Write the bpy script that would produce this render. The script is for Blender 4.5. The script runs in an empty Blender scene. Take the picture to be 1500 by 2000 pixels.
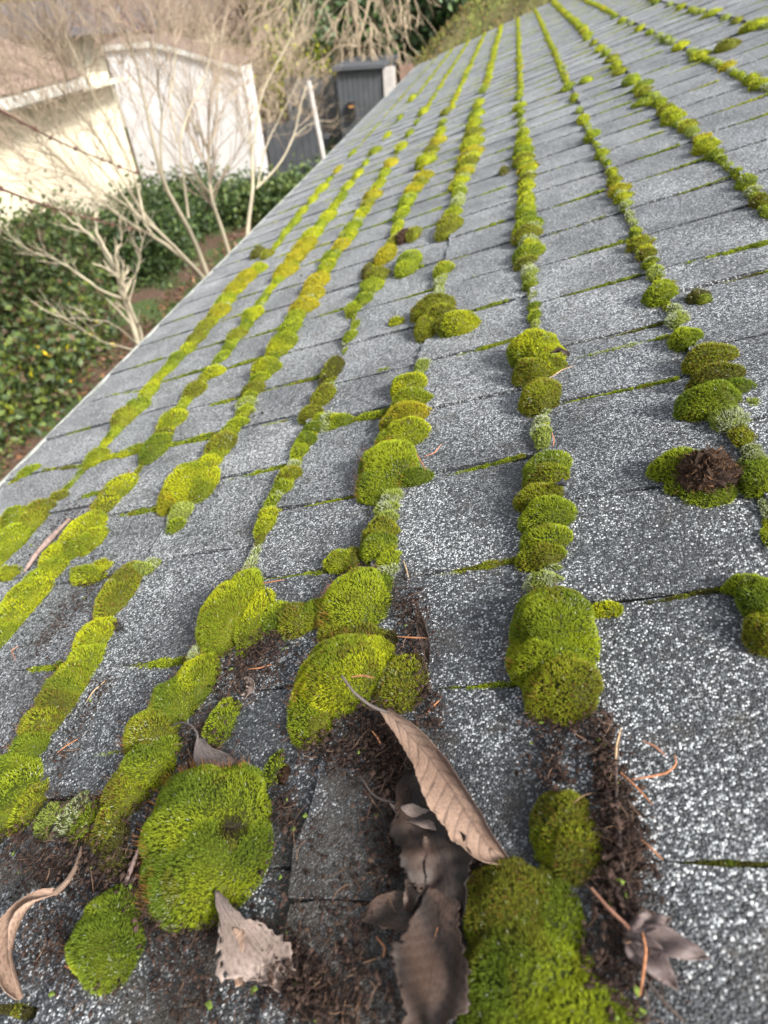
import bpy, math, random
import numpy as np
from mathutils import Matrix, Vector
random.seed(7)
RNG = np.random.default_rng(11)
SC = bpy.context.scene
COL = SC.collection

# ------------------------------------------------------------------ camera, sky, sun, exposure
PITCH = math.radians(18.4)                      # slope of the shingle roof
CAMH = 3.15                                     # the phone is held this high above the garden
HN = 0.291                                      # and this far above the shingles
CV = np.array([0.9140036, -0.1855294, -0.3607994])   # up-slope, along-eave and roof-normal axes seen by the camera
CU = np.array([0.1583051, -0.6557260, 0.7382160])
CN = np.array([-0.3735464, -0.7318485, -0.5699657])
FPX = 1200.0
cp, sp = math.cos(PITCH), math.sin(PITCH)
RM = np.array([[cp, 0, -sp], [0, 1, 0], [sp, 0, cp]])   # roof axes (v,u,n) -> world
CAM = np.array([0.0, 0.0, CAMH])
OFF = CAM - RM @ np.array([0, 0, HN])

cam = bpy.data.cameras.new('camera')
camo = bpy.data.objects.new('camera', cam); COL.objects.link(camo)
axes = [RM @ np.array([CV[i], CU[i], CN[i]]) for i in range(3)]
camo.matrix_world = Matrix(((axes[0][0], -axes[1][0], -axes[2][0], CAM[0]),
                            (axes[0][1], -axes[1][1], -axes[2][1], CAM[1]),
                            (axes[0][2], -axes[1][2], -axes[2][2], CAM[2]), (0, 0, 0, 1)))
cam.sensor_width = 36; cam.sensor_fit = 'AUTO'; cam.lens = FPX / 2000 * 36
cam.clip_start = 0.01; cam.clip_end = 2000
cam.dof.use_dof = True; cam.dof.focus_distance = 0.44; cam.dof.aperture_fstop = 8.5
SC.camera = camo

world = bpy.data.worlds.new('World'); SC.world = world; world.use_nodes = True
wn = world.node_tree; wn.nodes.clear()
sky = wn.nodes.new('ShaderNodeTexSky'); sky.sky_type = 'NISHITA'; sky.sun_disc = False
SUN_EL, SUN_AZ = math.radians(40), math.radians(122)     # azimuth clockwise from +Y
sky.sun_elevation = SUN_EL; sky.sun_rotation = SUN_AZ
sky.dust_density = 4; sky.air_density = 1.0; sky.ozone_density = 1.0
hs = wn.nodes.new('ShaderNodeHueSaturation'); hs.inputs['Saturation'].default_value = 0.30
bg = wn.nodes.new('ShaderNodeBackground'); bg.inputs['Strength'].default_value = 0.115
wo = wn.nodes.new('ShaderNodeOutputWorld')
wn.links.new(sky.outputs[0], hs.inputs['Color']); wn.links.new(hs.outputs[0], bg.inputs[0]); wn.links.new(bg.outputs[0], wo.inputs[0])
sl = bpy.data.lights.new('sun', 'SUN'); sl.energy = 3.0; sl.angle = math.radians(11); sl.color = (1, .96, .9)
so = bpy.data.objects.new('sun', sl); COL.objects.link(so)
sd = Vector((math.sin(SUN_AZ) * math.cos(SUN_EL), math.cos(SUN_AZ) * math.cos(SUN_EL), math.sin(SUN_EL)))
so.rotation_euler = sd.to_track_quat('Z', 'Y').to_euler(); so.location = (5, -5, 12)
SC.view_settings.view_transform = 'Standard'; SC.view_settings.look = 'None'
SC.view_settings.exposure = 1.32; SC.view_settings.gamma = 1
SC.render.engine = 'CYCLES'
SC.cycles.max_bounces = 5; SC.cycles.diffuse_bounces = 3; SC.cycles.glossy_bounces = 2; SC.cycles.transparent_max_bounces = 4
SC.cycles.use_denoising = True

# ------------------------------------------------------------------ measuring helpers
def ray(x, y):
    d = np.array([(x - 750) / FPX, (y - 1000) / FPX, 1.0]); d /= np.linalg.norm(d)
    return np.array([d @ CV, d @ CU, d @ CN])
def onroof(x, y, n=0.0):
    """where the photograph's point lies on the roof: (v, u, distance)"""
    d = ray(x, y); t = (n - HN) / d[2]
    return d[0] * t, d[1] * t, t
def R2W(p):
    return (np.asarray(p) @ RM.T) + OFF
def atx(x, y, X):
    d = RM @ ray(x, y); return CAM + d * (X / d[0])
def aty(x, y, Y):
    d = RM @ ray(x, y); return CAM + d * (Y / d[1])
ROOFM = Matrix(((RM[0][0], RM[0][1], RM[0][2], OFF[0]), (RM[1][0], RM[1][1], RM[1][2], OFF[1]), (RM[2][0], RM[2][1], RM[2][2], OFF[2]), (0, 0, 0, 1)))

# ------------------------------------------------------------------ object helpers
def tag(o, label=None, cat=None, group=None, kind=None):
    if label: o['label'] = label
    if cat: o['category'] = cat
    if group: o['group'] = group
    if kind: o['kind'] = kind
    return o
def empty(name, loc=(0, 0, 0), label=None, cat=None, group=None, kind=None):
    o = bpy.data.objects.new(name, None); o.empty_display_size = .05; COL.objects.link(o); o.location = loc
    return tag(o, label, cat, group, kind)
def mesh_np(name, V, F, mat, colors=None, smooth=False):
    V = np.asarray(V, dtype=np.float32); me = bpy.data.meshes.new(name)
    F = [np.asarray(f) for f in (F if isinstance(F, list) else [F]) if len(f)]
    me.vertices.add(len(V)); me.vertices.foreach_set('co', V.ravel())
    nl = sum(f.size for f in F); npoly = sum(len(f) for f in F)
    me.loops.add(nl); me.loops.foreach_set('vertex_index', np.concatenate([f.ravel() for f in F]).astype(np.int32))
    starts = []; tot = 0
    for f in F:
        starts.append(tot + np.arange(len(f)) * f.shape[1]); tot += f.size
    me.polygons.add(npoly); me.polygons.foreach_set('loop_start', np.concatenate(starts).astype(np.int32))
    me.update(calc_edges=True)
    if colors is not None:
        ca = me.color_attributes.new('Col', 'FLOAT_COLOR', 'POINT')
        c = np.ones((len(V), 4), np.float32); c[:, :3] = colors; ca.data.foreach_set('color', c.ravel())
    me.polygons.foreach_set('use_smooth', np.full(npoly, bool(smooth)))
    if mat: me.materials.append(mat)
    return me
def link(name, me, parent=None, mw=None):
    o = bpy.data.objects.new(name, me); COL.objects.link(o)
    if parent is not None: o.parent = parent
    if mw is not None: o.matrix_local = mw
    return o
class MB:
    """collects simple shapes into one mesh"""
    def __init__(s): s.V = []; s.Q = []; s.T = []; s.C = []; s.n = 0
    def add(s, V, Q=None, T=None, c=None):
        V = np.asarray(V, float).reshape(-1, 3)
        if Q is not None: s.Q.append(np.asarray(Q) + s.n)
        if T is not None: s.T.append(np.asarray(T) + s.n)
        s.C.append(np.tile(np.asarray(c if c is not None else (.5, .5, .5), float), (len(V), 1)) if np.ndim(c) < 2 else np.asarray(c))
        s.V.append(V); s.n += len(V); return s
    def box(s, a, b, c=None):
        x0, y0, z0 = a; x1, y1, z1 = b
        V = [(x0, y0, z0), (x1, y0, z0), (x1, y1, z0), (x0, y1, z0), (x0, y0, z1), (x1, y0, z1), (x1, y1, z1), (x0, y1, z1)]
        return s.add(V, Q=[(0, 3, 2, 1), (4, 5, 6, 7), (0, 1, 5, 4), (1, 2, 6, 5), (2, 3, 7, 6), (3, 0, 4, 7)], c=c)
    def tube(s, pts, rad, sides=5, c=None):
        pts = np.asarray(pts, float); n = len(pts); rad = np.broadcast_to(rad, (n,))
        t = np.gradient(pts, axis=0); t /= np.linalg.norm(t, axis=1, keepdims=True) + 1e-12
        ref = np.array([.3, .2, .93]); ref = ref if abs(t[0] @ ref) < .9 else np.array([1., 0, 0])
        a = np.cross(t, ref); a /= np.linalg.norm(a, axis=1, keepdims=True) + 1e-12; b = np.cross(t, a)
        ang = np.arange(sides) * 2 * math.pi / sides
        V = pts[:, None] + rad[:, None, None] * (np.cos(ang)[None, :, None] * a[:, None] + np.sin(ang)[None, :, None] * b[:, None])
        i = np.arange(n - 1)[:, None] * sides; j = np.arange(sides)[None]; k = (j + 1) % sides
        Q = np.stack([i + j, i + k, i + sides + k, i + sides + j], -1).reshape(-1, 4)
        return s.add(V.reshape(-1, 3), Q=Q, c=c)
    def mesh(s, name, mat, smooth=False, xf=None):
        V = np.concatenate(s.V)
        if xf: V = xf(V)
        F = []
        if s.Q: F.append(np.concatenate(s.Q))
        if s.T: F.append(np.concatenate(s.T))
        return mesh_np(name, V, F, mat, np.concatenate(s.C), smooth)
    def build(s, name, mat, parent=None, smooth=False, xf=None):
        return link(name, s.mesh(name, mat, smooth, xf), parent)

# ------------------------------------------------------------------ materials
def newmat(name):
    m = bpy.data.materials.new(name); m.use_nodes = True; nt = m.node_tree
    return m, nt, nt.nodes['Principled BSDF']
def node(nt, t, **kw):
    n = nt.nodes.new(t)
    for k, v in kw.items(): setattr(n, k, v)
    return n
def ramp(nt, stops, fac):
    r = node(nt, 'ShaderNodeValToRGB'); e = r.color_ramp.elements
    while len(e) < len(stops): e.new(.5)
    for i, (p, c) in enumerate(stops): e[i].position = p; e[i].color = (*c, 1)
    nt.links.new(fac, r.inputs[0]); return r.outputs[0]
def noise(nt, scale, detail=4, vec=None, rough=.55):
    n = node(nt, 'ShaderNodeTexNoise'); n.inputs['Scale'].default_value = scale; n.inputs['Detail'].default_value = detail
    n.inputs['Roughness'].default_value = rough
    if vec is None: vec = node(nt, 'ShaderNodeNewGeometry').outputs['Position']
    nt.links.new(vec, n.inputs['Vector']); return n.outputs[0]
def mixc(nt, fac, a, b, mode='MIX'):
    m = node(nt, 'ShaderNodeMix', data_type='RGBA', blend_type=mode)
    for sock, v in ((m.inputs[0], fac), (m.inputs[6], a), (m.inputs[7], b)):
        if hasattr(v, 'links'): nt.links.new(v, sock)
        elif isinstance(v, (int, float)): sock.default_value = v
        else: sock.default_value = (*v, 1)
    return m.outputs[2]
def bump(nt, h, strength, dist, bs):
    b = node(nt, 'ShaderNodeBump'); b.inputs['Strength'].default_value = strength; b.inputs['Distance'].default_value = dist
    nt.links.new(h, b.inputs['Height']); nt.links.new(b.outputs[0], bs.inputs['Normal'])
def simple(name, c1, c2, scale, rough=.75, bumpd=.002, spec=.4):
    m, nt, bs = newmat(name)
    n = noise(nt, scale)
    nt.links.new(ramp(nt, [(.3, c1), (.7, c2)], n), bs.inputs['Base Color'])
    bs.inputs['Roughness'].default_value = rough; bs.inputs['Specular IOR Level'].default_value = spec
    if bumpd: bump(nt, noise(nt, scale * 3), .5, bumpd, bs)
    return m
def attrmat(name, rough=.7, trans=.35, spec=.3, vary=None):
    """colour from the mesh, part of the light passing through as in leaves"""
    m, nt, bs = newmat(name)
    at = node(nt, 'ShaderNodeAttribute', attribute_name='Col'); c = at.outputs['Color']
    if vary: c = mixc(nt, 1.0, c, ramp(nt, [(.3, (1 - vary,) * 3), (.7, (1, 1, 1))], noise(nt, 900, 3)), 'MULTIPLY')
    nt.links.new(c, bs.inputs['Base Color']); bs.inputs['Roughness'].default_value = rough; bs.inputs['Specular IOR Level'].default_value = spec
    if trans:
        tr = node(nt, 'ShaderNodeBsdfTranslucent'); nt.links.new(c, tr.inputs[0])
        mx = node(nt, 'ShaderNodeMixShader'); mx.inputs[0].default_value = trans
        nt.links.new(bs.outputs[0], mx.inputs[1]); nt.links.new(tr.outputs[0], mx.inputs[2])
        nt.links.new(mx.outputs[0], nt.nodes['Material Output'].inputs[0])
    return m
def node_half(nt, v):
    m = node(nt, 'ShaderNodeMath', operation='MULTIPLY'); nt.links.new(v, m.inputs[0]); m.inputs[1].default_value = .5; return m.outputs[0]
def shingle_mat():
    m, nt, bs = newmat('asphalt_granules')
    pos = node(nt, 'ShaderNodeNewGeometry').outputs['Position']
    vo = node(nt, 'ShaderNodeTexVoronoi'); vo.inputs['Scale'].default_value = 940; nt.links.new(pos, vo.inputs['Vector'])
    sep = node(nt, 'ShaderNodeSeparateColor'); nt.links.new(vo.outputs['Color'], sep.inputs[0])
    # pale worn patches raise the share of light granules
    patch = noise(nt, 11, 2, pos); fine = noise(nt, 240, 3, pos)
    ad = node(nt, 'ShaderNodeMath', operation='MULTIPLY_ADD'); nt.links.new(patch, ad.inputs[0]); ad.inputs[1].default_value = .62; nt.links.new(sep.outputs[0], ad.inputs[2])
    a2 = node(nt, 'ShaderNodeMath', operation='MULTIPLY_ADD'); nt.links.new(fine, a2.inputs[0]); a2.inputs[1].default_value = .36; nt.links.new(ad.outputs[0], a2.inputs[2])
    a3 = node(nt, 'ShaderNodeMath', operation='SUBTRACT', use_clamp=True); nt.links.new(a2.outputs[0], a3.inputs[0]); a3.inputs[1].default_value = .50
    a4 = node(nt, 'ShaderNodeMath', operation='MULTIPLY'); nt.links.new(a3.outputs[0], a4.inputs[0]); a4.inputs[1].default_value = 1.0
    col = ramp(nt, [(.0, (.011, .012, .014)), (.42, (.021, .0235, .027)), (.60, (.044, .048, .054)), (.78, (.10, .108, .118)), (.88, (.24, .255, .265)), (.97, (.56, .58, .585))], a4.outputs[0])
    # dark asphalt between granules
    dk = ramp(nt, [(.45, (1, 1, 1)), (.8, (.35, .35, .36))], vo.outputs['Distance'])
    col = mixc(nt, .8, col, dk, 'MULTIPLY')
    # coarser pale granules strewn among the fine ones
    v2 = node(nt, 'ShaderNodeTexVoronoi'); v2.inputs['Scale'].default_value = 575; nt.links.new(pos, v2.inputs['Vector'])
    s2 = node(nt, 'ShaderNodeSeparateColor'); nt.links.new(v2.outputs['Color'], s2.inputs[0])
    p2 = node(nt, 'ShaderNodeMath', operation='MULTIPLY_ADD'); nt.links.new(patch, p2.inputs[0]); p2.inputs[1].default_value = .70; nt.links.new(s2.outputs[0], p2.inputs[2])
    round_ = ramp(nt, [(.30, (1, 1, 1)), (.52, (0, 0, 0))], v2.outputs['Distance'])
    m2 = mixc(nt, 1.0, ramp(nt, [(.5, (0, 0, 0)), (.585, (0, 0, 0)), (.62, (1, 1, 1))], node_half(nt, p2.outputs[0])), round_, 'MULTIPLY')
    tone2 = ramp(nt, [(0, (.19, .20, .21)), (1, (.60, .61, .60))], s2.outputs[1]); col = mixc(nt, m2, col, tone2)
    # brown grime and thin algae, strongest where litter has been lying
    gr = noise(nt, 33, 5, pos, .7)
    oi = node(nt, 'ShaderNodeObjectInfo')
    gsum = gr
    for (x_, y_, r_) in ((640, 1700, .075), (740, 1900, .07), (60, 1680, .05), (1180, 1620, .022), (1210, 1800, .03), (330, 1900, .05), (760, 1480, .03), (480, 1290, .014), (810, 1230, .012)):
        q_ = R2W((*onroof(x_, y_)[:2], 0)); vm = node(nt, 'ShaderNodeVectorMath', operation='DISTANCE'); nt.links.new(pos, vm.inputs[0]); vm.inputs[1].default_value = tuple(q_)
        mr = node(nt, 'ShaderNodeMapRange'); nt.links.new(vm.outputs['Value'], mr.inputs[0]); mr.inputs[1].default_value = r_ * .2; mr.inputs[2].default_value = r_ * 1.15; mr.inputs[3].default_value = .17; mr.inputs[4].default_value = 0
        ad_ = node(nt, 'ShaderNodeMath', operation='ADD'); nt.links.new(gsum, ad_.inputs[0]); nt.links.new(mr.outputs[0], ad_.inputs[1]); gsum = ad_.outputs[0]
    gfac = ramp(nt, [(.57, (0, 0, 0)), (.70, (.85, .85, .85))], gsum)
    col = mixc(nt, gfac, col, (.030, .024, .018))
    lf = ramp(nt, [(0, (.78, .79, .82)), (1, (1.15, 1.15, 1.15))], oi.outputs['Random'])
    col = mixc(nt, 1.0, col, lf, 'MULTIPLY')
    nt.links.new(col, bs.inputs['Base Color']); bs.inputs['Roughness'].default_value = .55; bs.inputs['Specular IOR Level'].default_value = .6
    nt.links.new(ramp(nt, [(.35, (.04,) * 3), (1, (.62,) * 3)], s2.outputs[2]), bs.inputs['Sheen Weight']); bs.inputs['Sheen Roughness'].default_value = .35; bs.inputs['Sheen Tint'].default_value = (.9, .95, 1, 1)
    inv = node(nt, 'ShaderNodeMath', operation='SUBTRACT'); inv.inputs[0].default_value = 1; nt.links.new(vo.outputs['Distance'], inv.inputs[1])
    bump(nt, inv.outputs[0], .9, .0009, bs)
    return m
M_SH = shingle_mat()
M_DECK = simple('tar_felt', (.010, .010, .010), (.02, .019, .017), 60, .9)
M_MOSS = attrmat('moss_shoots', .75, .30, .25)
M_MBASE = attrmat('moss_body', .9, 0, .1)
M_METAL = simple('drip_metal', (.24, .26, .23), (.48, .50, .47), 45, .45, .0006)
M_TRIM = simple('grey_trim', (.30, .31, .30), (.42, .42, .40), 20, .7, .0006)
M_LEAFD = attrmat('dry_leaf', .6, .12, .35, .35)
M_LITTER = attrmat('litter', .9, .05, .2)
M_FOL = attrmat('foliage', .5, .3, .5)
M_BARK = attrmat('bark', .85, 0, .2)
M_CREAM = simple('cream_stucco', (.56, .50, .37), (.68, .62, .48), 3.5, .9, .004)
M_WHITE = simple('white_wall', (.56, .54, .54), (.66, .64, .63), 2.5, .9, .003)
M_FASC = simple('fascia_paint', (.46, .46, .42), (.58, .57, .53), 6, .6, .001)
M_BROOF = attrmat('brown_roof', .85, 0, .3)
M_SHED = simple('shed_paint', (.055, .06, .068), (.08, .085, .092), 9, .6, .001)
M_WPOST = simple('white_post_paint', (.36, .33, .31), (.48, .45, .43), 12, .7, .001)
M_FENCE = simple('fence_boards', (.10, .115, .125), (.17, .185, .19), 6, .8, .002)
M_BRFENCE = simple('brown_boards', (.16, .10, .08), (.26, .17, .13), 6, .8, .002)
def ground_mat():
    m, nt, bs = newmat('garden_soil')
    a = noise(nt, 1.3, 4); b = noise(nt, 22, 6)
    soil = ramp(nt, [(.3, (.05, .032, .02)), (.55, (.12, .07, .045)), (.75, (.22, .14, .09))], b)
    gras = ramp(nt, [(.35, (.03, .05, .012)), (.7, (.10, .15, .035))], b)
    nt.links.new(mixc(nt, ramp(nt, [(.47, (0, 0, 0)), (.56, (1, 1, 1))], a), soil, gras), bs.inputs['Base Color'])
    bs.inputs['Roughness'].default_value = .95; bump(nt, b, 1, .05, bs); return m
M_GROUND = ground_mat()

# ------------------------------------------------------------------ ground and the house the roof belongs to
g = MB(); g.add([(-300, -300, 0), (300, -300, 0), (300, 300, 0), (-300, 300, 0)], Q=[(0, 1, 2, 3)])
tag(g.build('ground', M_GROUND), kind='structure')

EAVE, VTOP, U0, U1 = -0.868, 3.2, -0.75, 6.05
roof = MB(); roof.box((EAVE + .021, U0, -.03), (VTOP, U1, -.0040))
roofo = link('roof', roof.mesh('roof', M_DECK), None, ROOFM); tag(roofo, kind='structure')
w_e = R2W((EAVE, 0, 0)); w_t = R2W((VTOP, 0, 0))
hw = MB(); hw.box((w_e[0] + .35, U0 + .15, 0), (w_t[0] + 3.2, U1 - .1, w_e[2] - .16))
tag(hw.build('house_wall', M_WHITE), kind='structure')
rb = MB()                                                    # the far slope beyond the ridge
rb.add([(w_t[0], U0, w_t[2]), (w_t[0] + 3.9, U0, w_e[2]), (w_t[0] + 3.9, U1, w_e[2]), (w_t[0], U1, w_t[2])], Q=[(0, 1, 2, 3)])
tag(rb.build('roof_far_slope', M_SH), kind='structure')
link('fascia_board', MB().box((EAVE + .012, U0, -.17), (EAVE + .034, U1, -.031)).mesh('fascia_board', M_TRIM), roofo)
de = MB()
prof = [(EAVE + .02, -.0012), (EAVE - .013, -.0006), (EAVE - .014, -.003), (EAVE - .014, -.045), (EAVE - .017, -.052), (EAVE - .015, -.054), (EAVE - .0115, -.046), (EAVE - .0115, -.0032), (EAVE + .02, -.0032)]
VV = []
for (a, b) in prof: VV += [(a, U0, b), (a, U1, b)]
de.add(VV, Q=[(2 * i, 2 * i + 1, 2 * i + 3, 2 * i + 2) for i in range(len(prof) - 1)])
link('drip_edge', de.mesh('drip_edge', M_METAL), roofo)
# gutter lip just outside the drip edge
gl = MB(); gl.box((EAVE - .028, U0, -.060), (EAVE - .0215, U1, -.001)); link('gutter_lip', gl.mesh('gutter_lip', M_METAL), roofo)

# courses: butt lines measured from the photograph, rows 1..10 carry moss
ROWV = [-.690, -.563, -.434, -.307, -.182, -.055, .075, .201, .329, .458]
BUTT = [EAVE] + ROWV + [.458 + .127 * (i + 1) for i in range(21)]
JM = {  # joints that show in the photograph, by course
 5: [(870, 930, 1020, 888), (800, 1137, 1010, 1088), (860, 1350, 1000, 1332), (840, 715, 1005, 660)],
 6: [(1165, 1190, 1410, 1145), (1100, 790, 1320, 740), (1120, 680, 1310, 625), (1240, 965, 1290, 955)],
 4: [(662, 755, 750, 732), (650, 825, 750, 800), (560, 1000, 675, 975), (510, 1135, 635, 1115)],
 3: [(435, 940, 560, 905), (480, 837, 560, 820), (520, 765, 640, 732)],
 2: [(235, 1008, 310, 990), (330, 870, 415, 850), (385, 800, 470, 775), (210, 1310, 380, 1285)],
 1: [(200, 900, 280, 870), (60, 1308, 120, 1300)],
 7: [(1310, 525, 1500, 475), (1380, 562, 1500, 530), (1330, 1692, 1500, 1678)],
 0: [(75, 918, 165, 908), (200, 775, 290, 760)],
}
_all = [j for L in JM.values() for j in L]; JM = {}
for j in _all:
    vm_ = (onroof(j[0], j[1])[0] + onroof(j[2], j[3])[0]) / 2
    JM.setdefault(max(i for i in range(len(BUTT)) if BUTT[i] <= vm_), []).append(j)
def unit_shingle(seed, nx=5, ny=6):
    r = np.random.default_rng(seed)
    xs = np.linspace(0, 1, nx); ys = np.linspace(0, 1, ny); V = []
    for z in (1, 0):
        for i, x in enumerate(xs):
            for j, y in enumerate(ys):
                dx = r.normal(0, .010) if i in (0, nx - 1) else 0; dy = r.normal(0, .007) if j in (0, ny - 1) else 0
                V.append((x + dx, y + dy, z))
    V = np.array(V); V[nx * ny:, :2] = V[:nx * ny, :2]
    Q = []; f = lambda i, j, k: k * nx * ny + i * ny + j
    for i in range(nx - 1):
        for j in range(ny - 1):
            Q.append((f(i, j, 0), f(i + 1, j, 0), f(i + 1, j + 1, 0), f(i, j + 1, 0)))
    for j in range(ny - 1): Q.append((f(0, j, 0), f(0, j + 1, 0), f(0, j + 1, 1), f(0, j, 1)))
    for i in range(nx - 1):
        Q.append((f(i, 0, 1), f(i + 1, 0, 1), f(i + 1, 0, 0), f(i, 0, 0))); Q.append((f(i, ny - 1, 0), f(i + 1, ny - 1, 0), f(i + 1, ny - 1, 1), f(i, ny - 1, 1)))
    return V, np.array(Q)
US = [unit_shingle(i) for i in range(8)]
SMESH = []
for V, Q in [unit_shingle(20 + i, 10, 11) for i in range(8)]:
    V = V + (0, 0, .0); V[:, 2] += np.where(V[:, 2] > -9, .12 * np.sin(V[:, 0] * 5 + V[:, 1] * 7), 0)
    SMESH.append(mesh_np('shingle', V * (1, 1, .0048) + (0, 0, -.0048), Q, M_SH))
cells = []
for c in range(len(BUTT) - 1):
    known = sorted([(onroof(a, b)[1] + onroof(x, y)[1]) / 2 for a, b, x, y in JM.get(c, [])])
    r = random.Random(40 + c); ks = []
    for k in known:
        if not ks or k - ks[-1] > .035: ks.append(k)
    if not ks: ks = [.1 + .05 * (c % 2) + r.uniform(-.01, .01)]
    js = [ks[0]]
    for k in ks[1:]:
        n = max(1, round((k - js[-1]) / .112)); s0 = js[-1]
        js += [s0 + (k - s0) * (i + 1) / n for i in range(n)]
    while js[-1] < U1 - .15: js.append(js[-1] + .110 + r.uniform(-.008, .010))
    while js[0] > U0 + .13: js.insert(0, js[0] - .110 + r.uniform(-.01, .008))
    js[-1] = U1; js[0] = U0
    for a, b in zip(js[:-1], js[1:]): gp = .0011 + .0008 * max(0, a); cells.append((c, a + gp, b - gp))
def project(v, u, n=0):
    d = np.array([v, u, n - HN]); c = d @ np.stack([CV, CU, CN])    # camera coordinates
    return (750 + FPX * c[0] / c[2], 1000 + FPX * c[1] / c[2], c[2]) if c[2] > .01 else (9e9, 9e9, -1)
def cellsize(c):
    k, a, b = c; v = (BUTT[k] + BUTT[k + 1]) / 2; x, y, z = project(v, (a + b) / 2)
    m = 80 / max(z, .05) if z > 0 else 0
    if z <= 0 or not (-m < x < 1500 + m and -m < y < 2000 + m * 1.5): return 0
    q = [project(*p) for p in ((BUTT[k], a), (BUTT[k + 1], a), (BUTT[k + 1], b), (BUTT[k], b))]
    if min(t[2] for t in q) <= 0: return 1e9
    return abs(sum(q[i][0] * q[(i + 1) % 4][1] - q[(i + 1) % 4][0] * q[i][1] for i in range(4))) / 2
cells.sort(key=lambda c: -cellsize(c))
def shm(i, k, a, b):
    v0, v1 = BUTT[k], BUTT[k + 1] + .012; z0 = .0052 + .0007 * math.sin(i * 1.7)
    sl_ = math.atan2(z0 - .0002, v1 - v0)
    return Matrix.Translation((v0 + .0013 * math.sin(i * 2.3), a, z0)) @ Matrix.Rotation(.004 * math.sin(i * 3.1), 4, 'Z') @ Matrix.Rotation(-.012 - .006 * math.sin(i * 4.7), 4, 'X') @ Matrix.Rotation(sl_, 4, 'Y') @ Matrix.Diagonal((v1 - v0, b - a, 1, 1))
NSH = 290
rest = MB()
for i, (k, a, b) in enumerate(cells):
    m = shm(i, k, a, b)
    if i < NSH:
        link('shingle', SMESH[i % 8], roofo, m)
    else:
        V, Q = US[i % 8]; mm = np.array(m); P = (V * (1, 1, .0048) + (0, 0, -.0048)) @ mm[:3, :3].T + mm[:3, 3]
        rest.add(P, Q=Q)
ro = link('far_shingles', rest.mesh('far_shingles', M_SH), roofo); ro['kind'] = 'stuff'

# ------------------------------------------------------------------ moss
PAL = {  # two pigment tones, share of frosted tips
 'G': ((.34, .40, .022), (.15, .21, .018), .06),
 'Y': ((.47, .50, .020), (.23, .29, .018), .04),
 'O': ((.30, .33, .022), (.17, .185, .020), .10),
 'W': ((.36, .42, .09), (.26, .32, .06), .60),
 'R': ((.46, .40, .022), (.30, .30, .018), .03),
 'D': ((.15, .16, .022), (.09, .08, .022), .05),
 'B': ((.12, .055, .025), (.07, .035, .018), .02),
}
def wavenoise(P, scale, rng, n=6):
    K = rng.normal(0, 1, (n, 3)) / scale; ph = rng.uniform(0, 6.28, n)
    return np.sin(P @ K.T + ph).mean(1) * 1.6
def lobe_fn(rv, ru, hh, rng):
    K = rng.normal(0, 1, (7, 3)) * 2.3; ph = rng.uniform(0, 6.28, 7)
    K2 = rng.normal(0, 1, (7, 3)) * 6.0; ph2 = rng.uniform(0, 6.28, 7)
    S = np.array([rv, ru, hh])
    def f(D):
        am = 1.0 if rv < .014 else .62
        b = 1 + am * .16 * np.sin(D @ K.T + ph).mean(1) * 1.8 + am * .09 * np.sin(D @ K2.T + ph2).mean(1) * 1.8
        q = np.sqrt(D[:, 0] ** 2 + D[:, 1] ** 2 + 1e-9)
        flat = (1 + .16 * q)[:, None] / 1.04
        P = D * S * b[:, None] * np.concatenate([flat, flat, np.ones_like(flat)], 1)
        N = D / S; N /= np.linalg.norm(N, axis=1, keepdims=True)
        return P, N
    return f
GA = math.pi * (3 - math.sqrt(5))
def dome_grid(nr, na):
    V = [(0, 0, 1)]
    for i in range(1, nr + 1):
        ph = i / nr * math.radians(104)
        for j in range(na): th = (j + .5 * (i % 2)) / na * 2 * math.pi; V.append((math.sin(ph) * math.cos(th), math.sin(ph) * math.sin(th), math.cos(ph)))
    T = [(0, 1 + j, 1 + (j + 1) % na) for j in range(na)]
    for i in range(nr - 1):
        for j in range(na):
            a, b = 1 + i * na + j, 1 + i * na + (j + 1) % na; c, d = a + na, b + na
            T += [(a, c, d), (a, d, b)]
    return np.array(V), np.array(T)
DG = {True: dome_grid(9, 22), False: dome_grid(5, 10), 2: dome_grid(2, 6)}
NTRI = [0]
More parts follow.
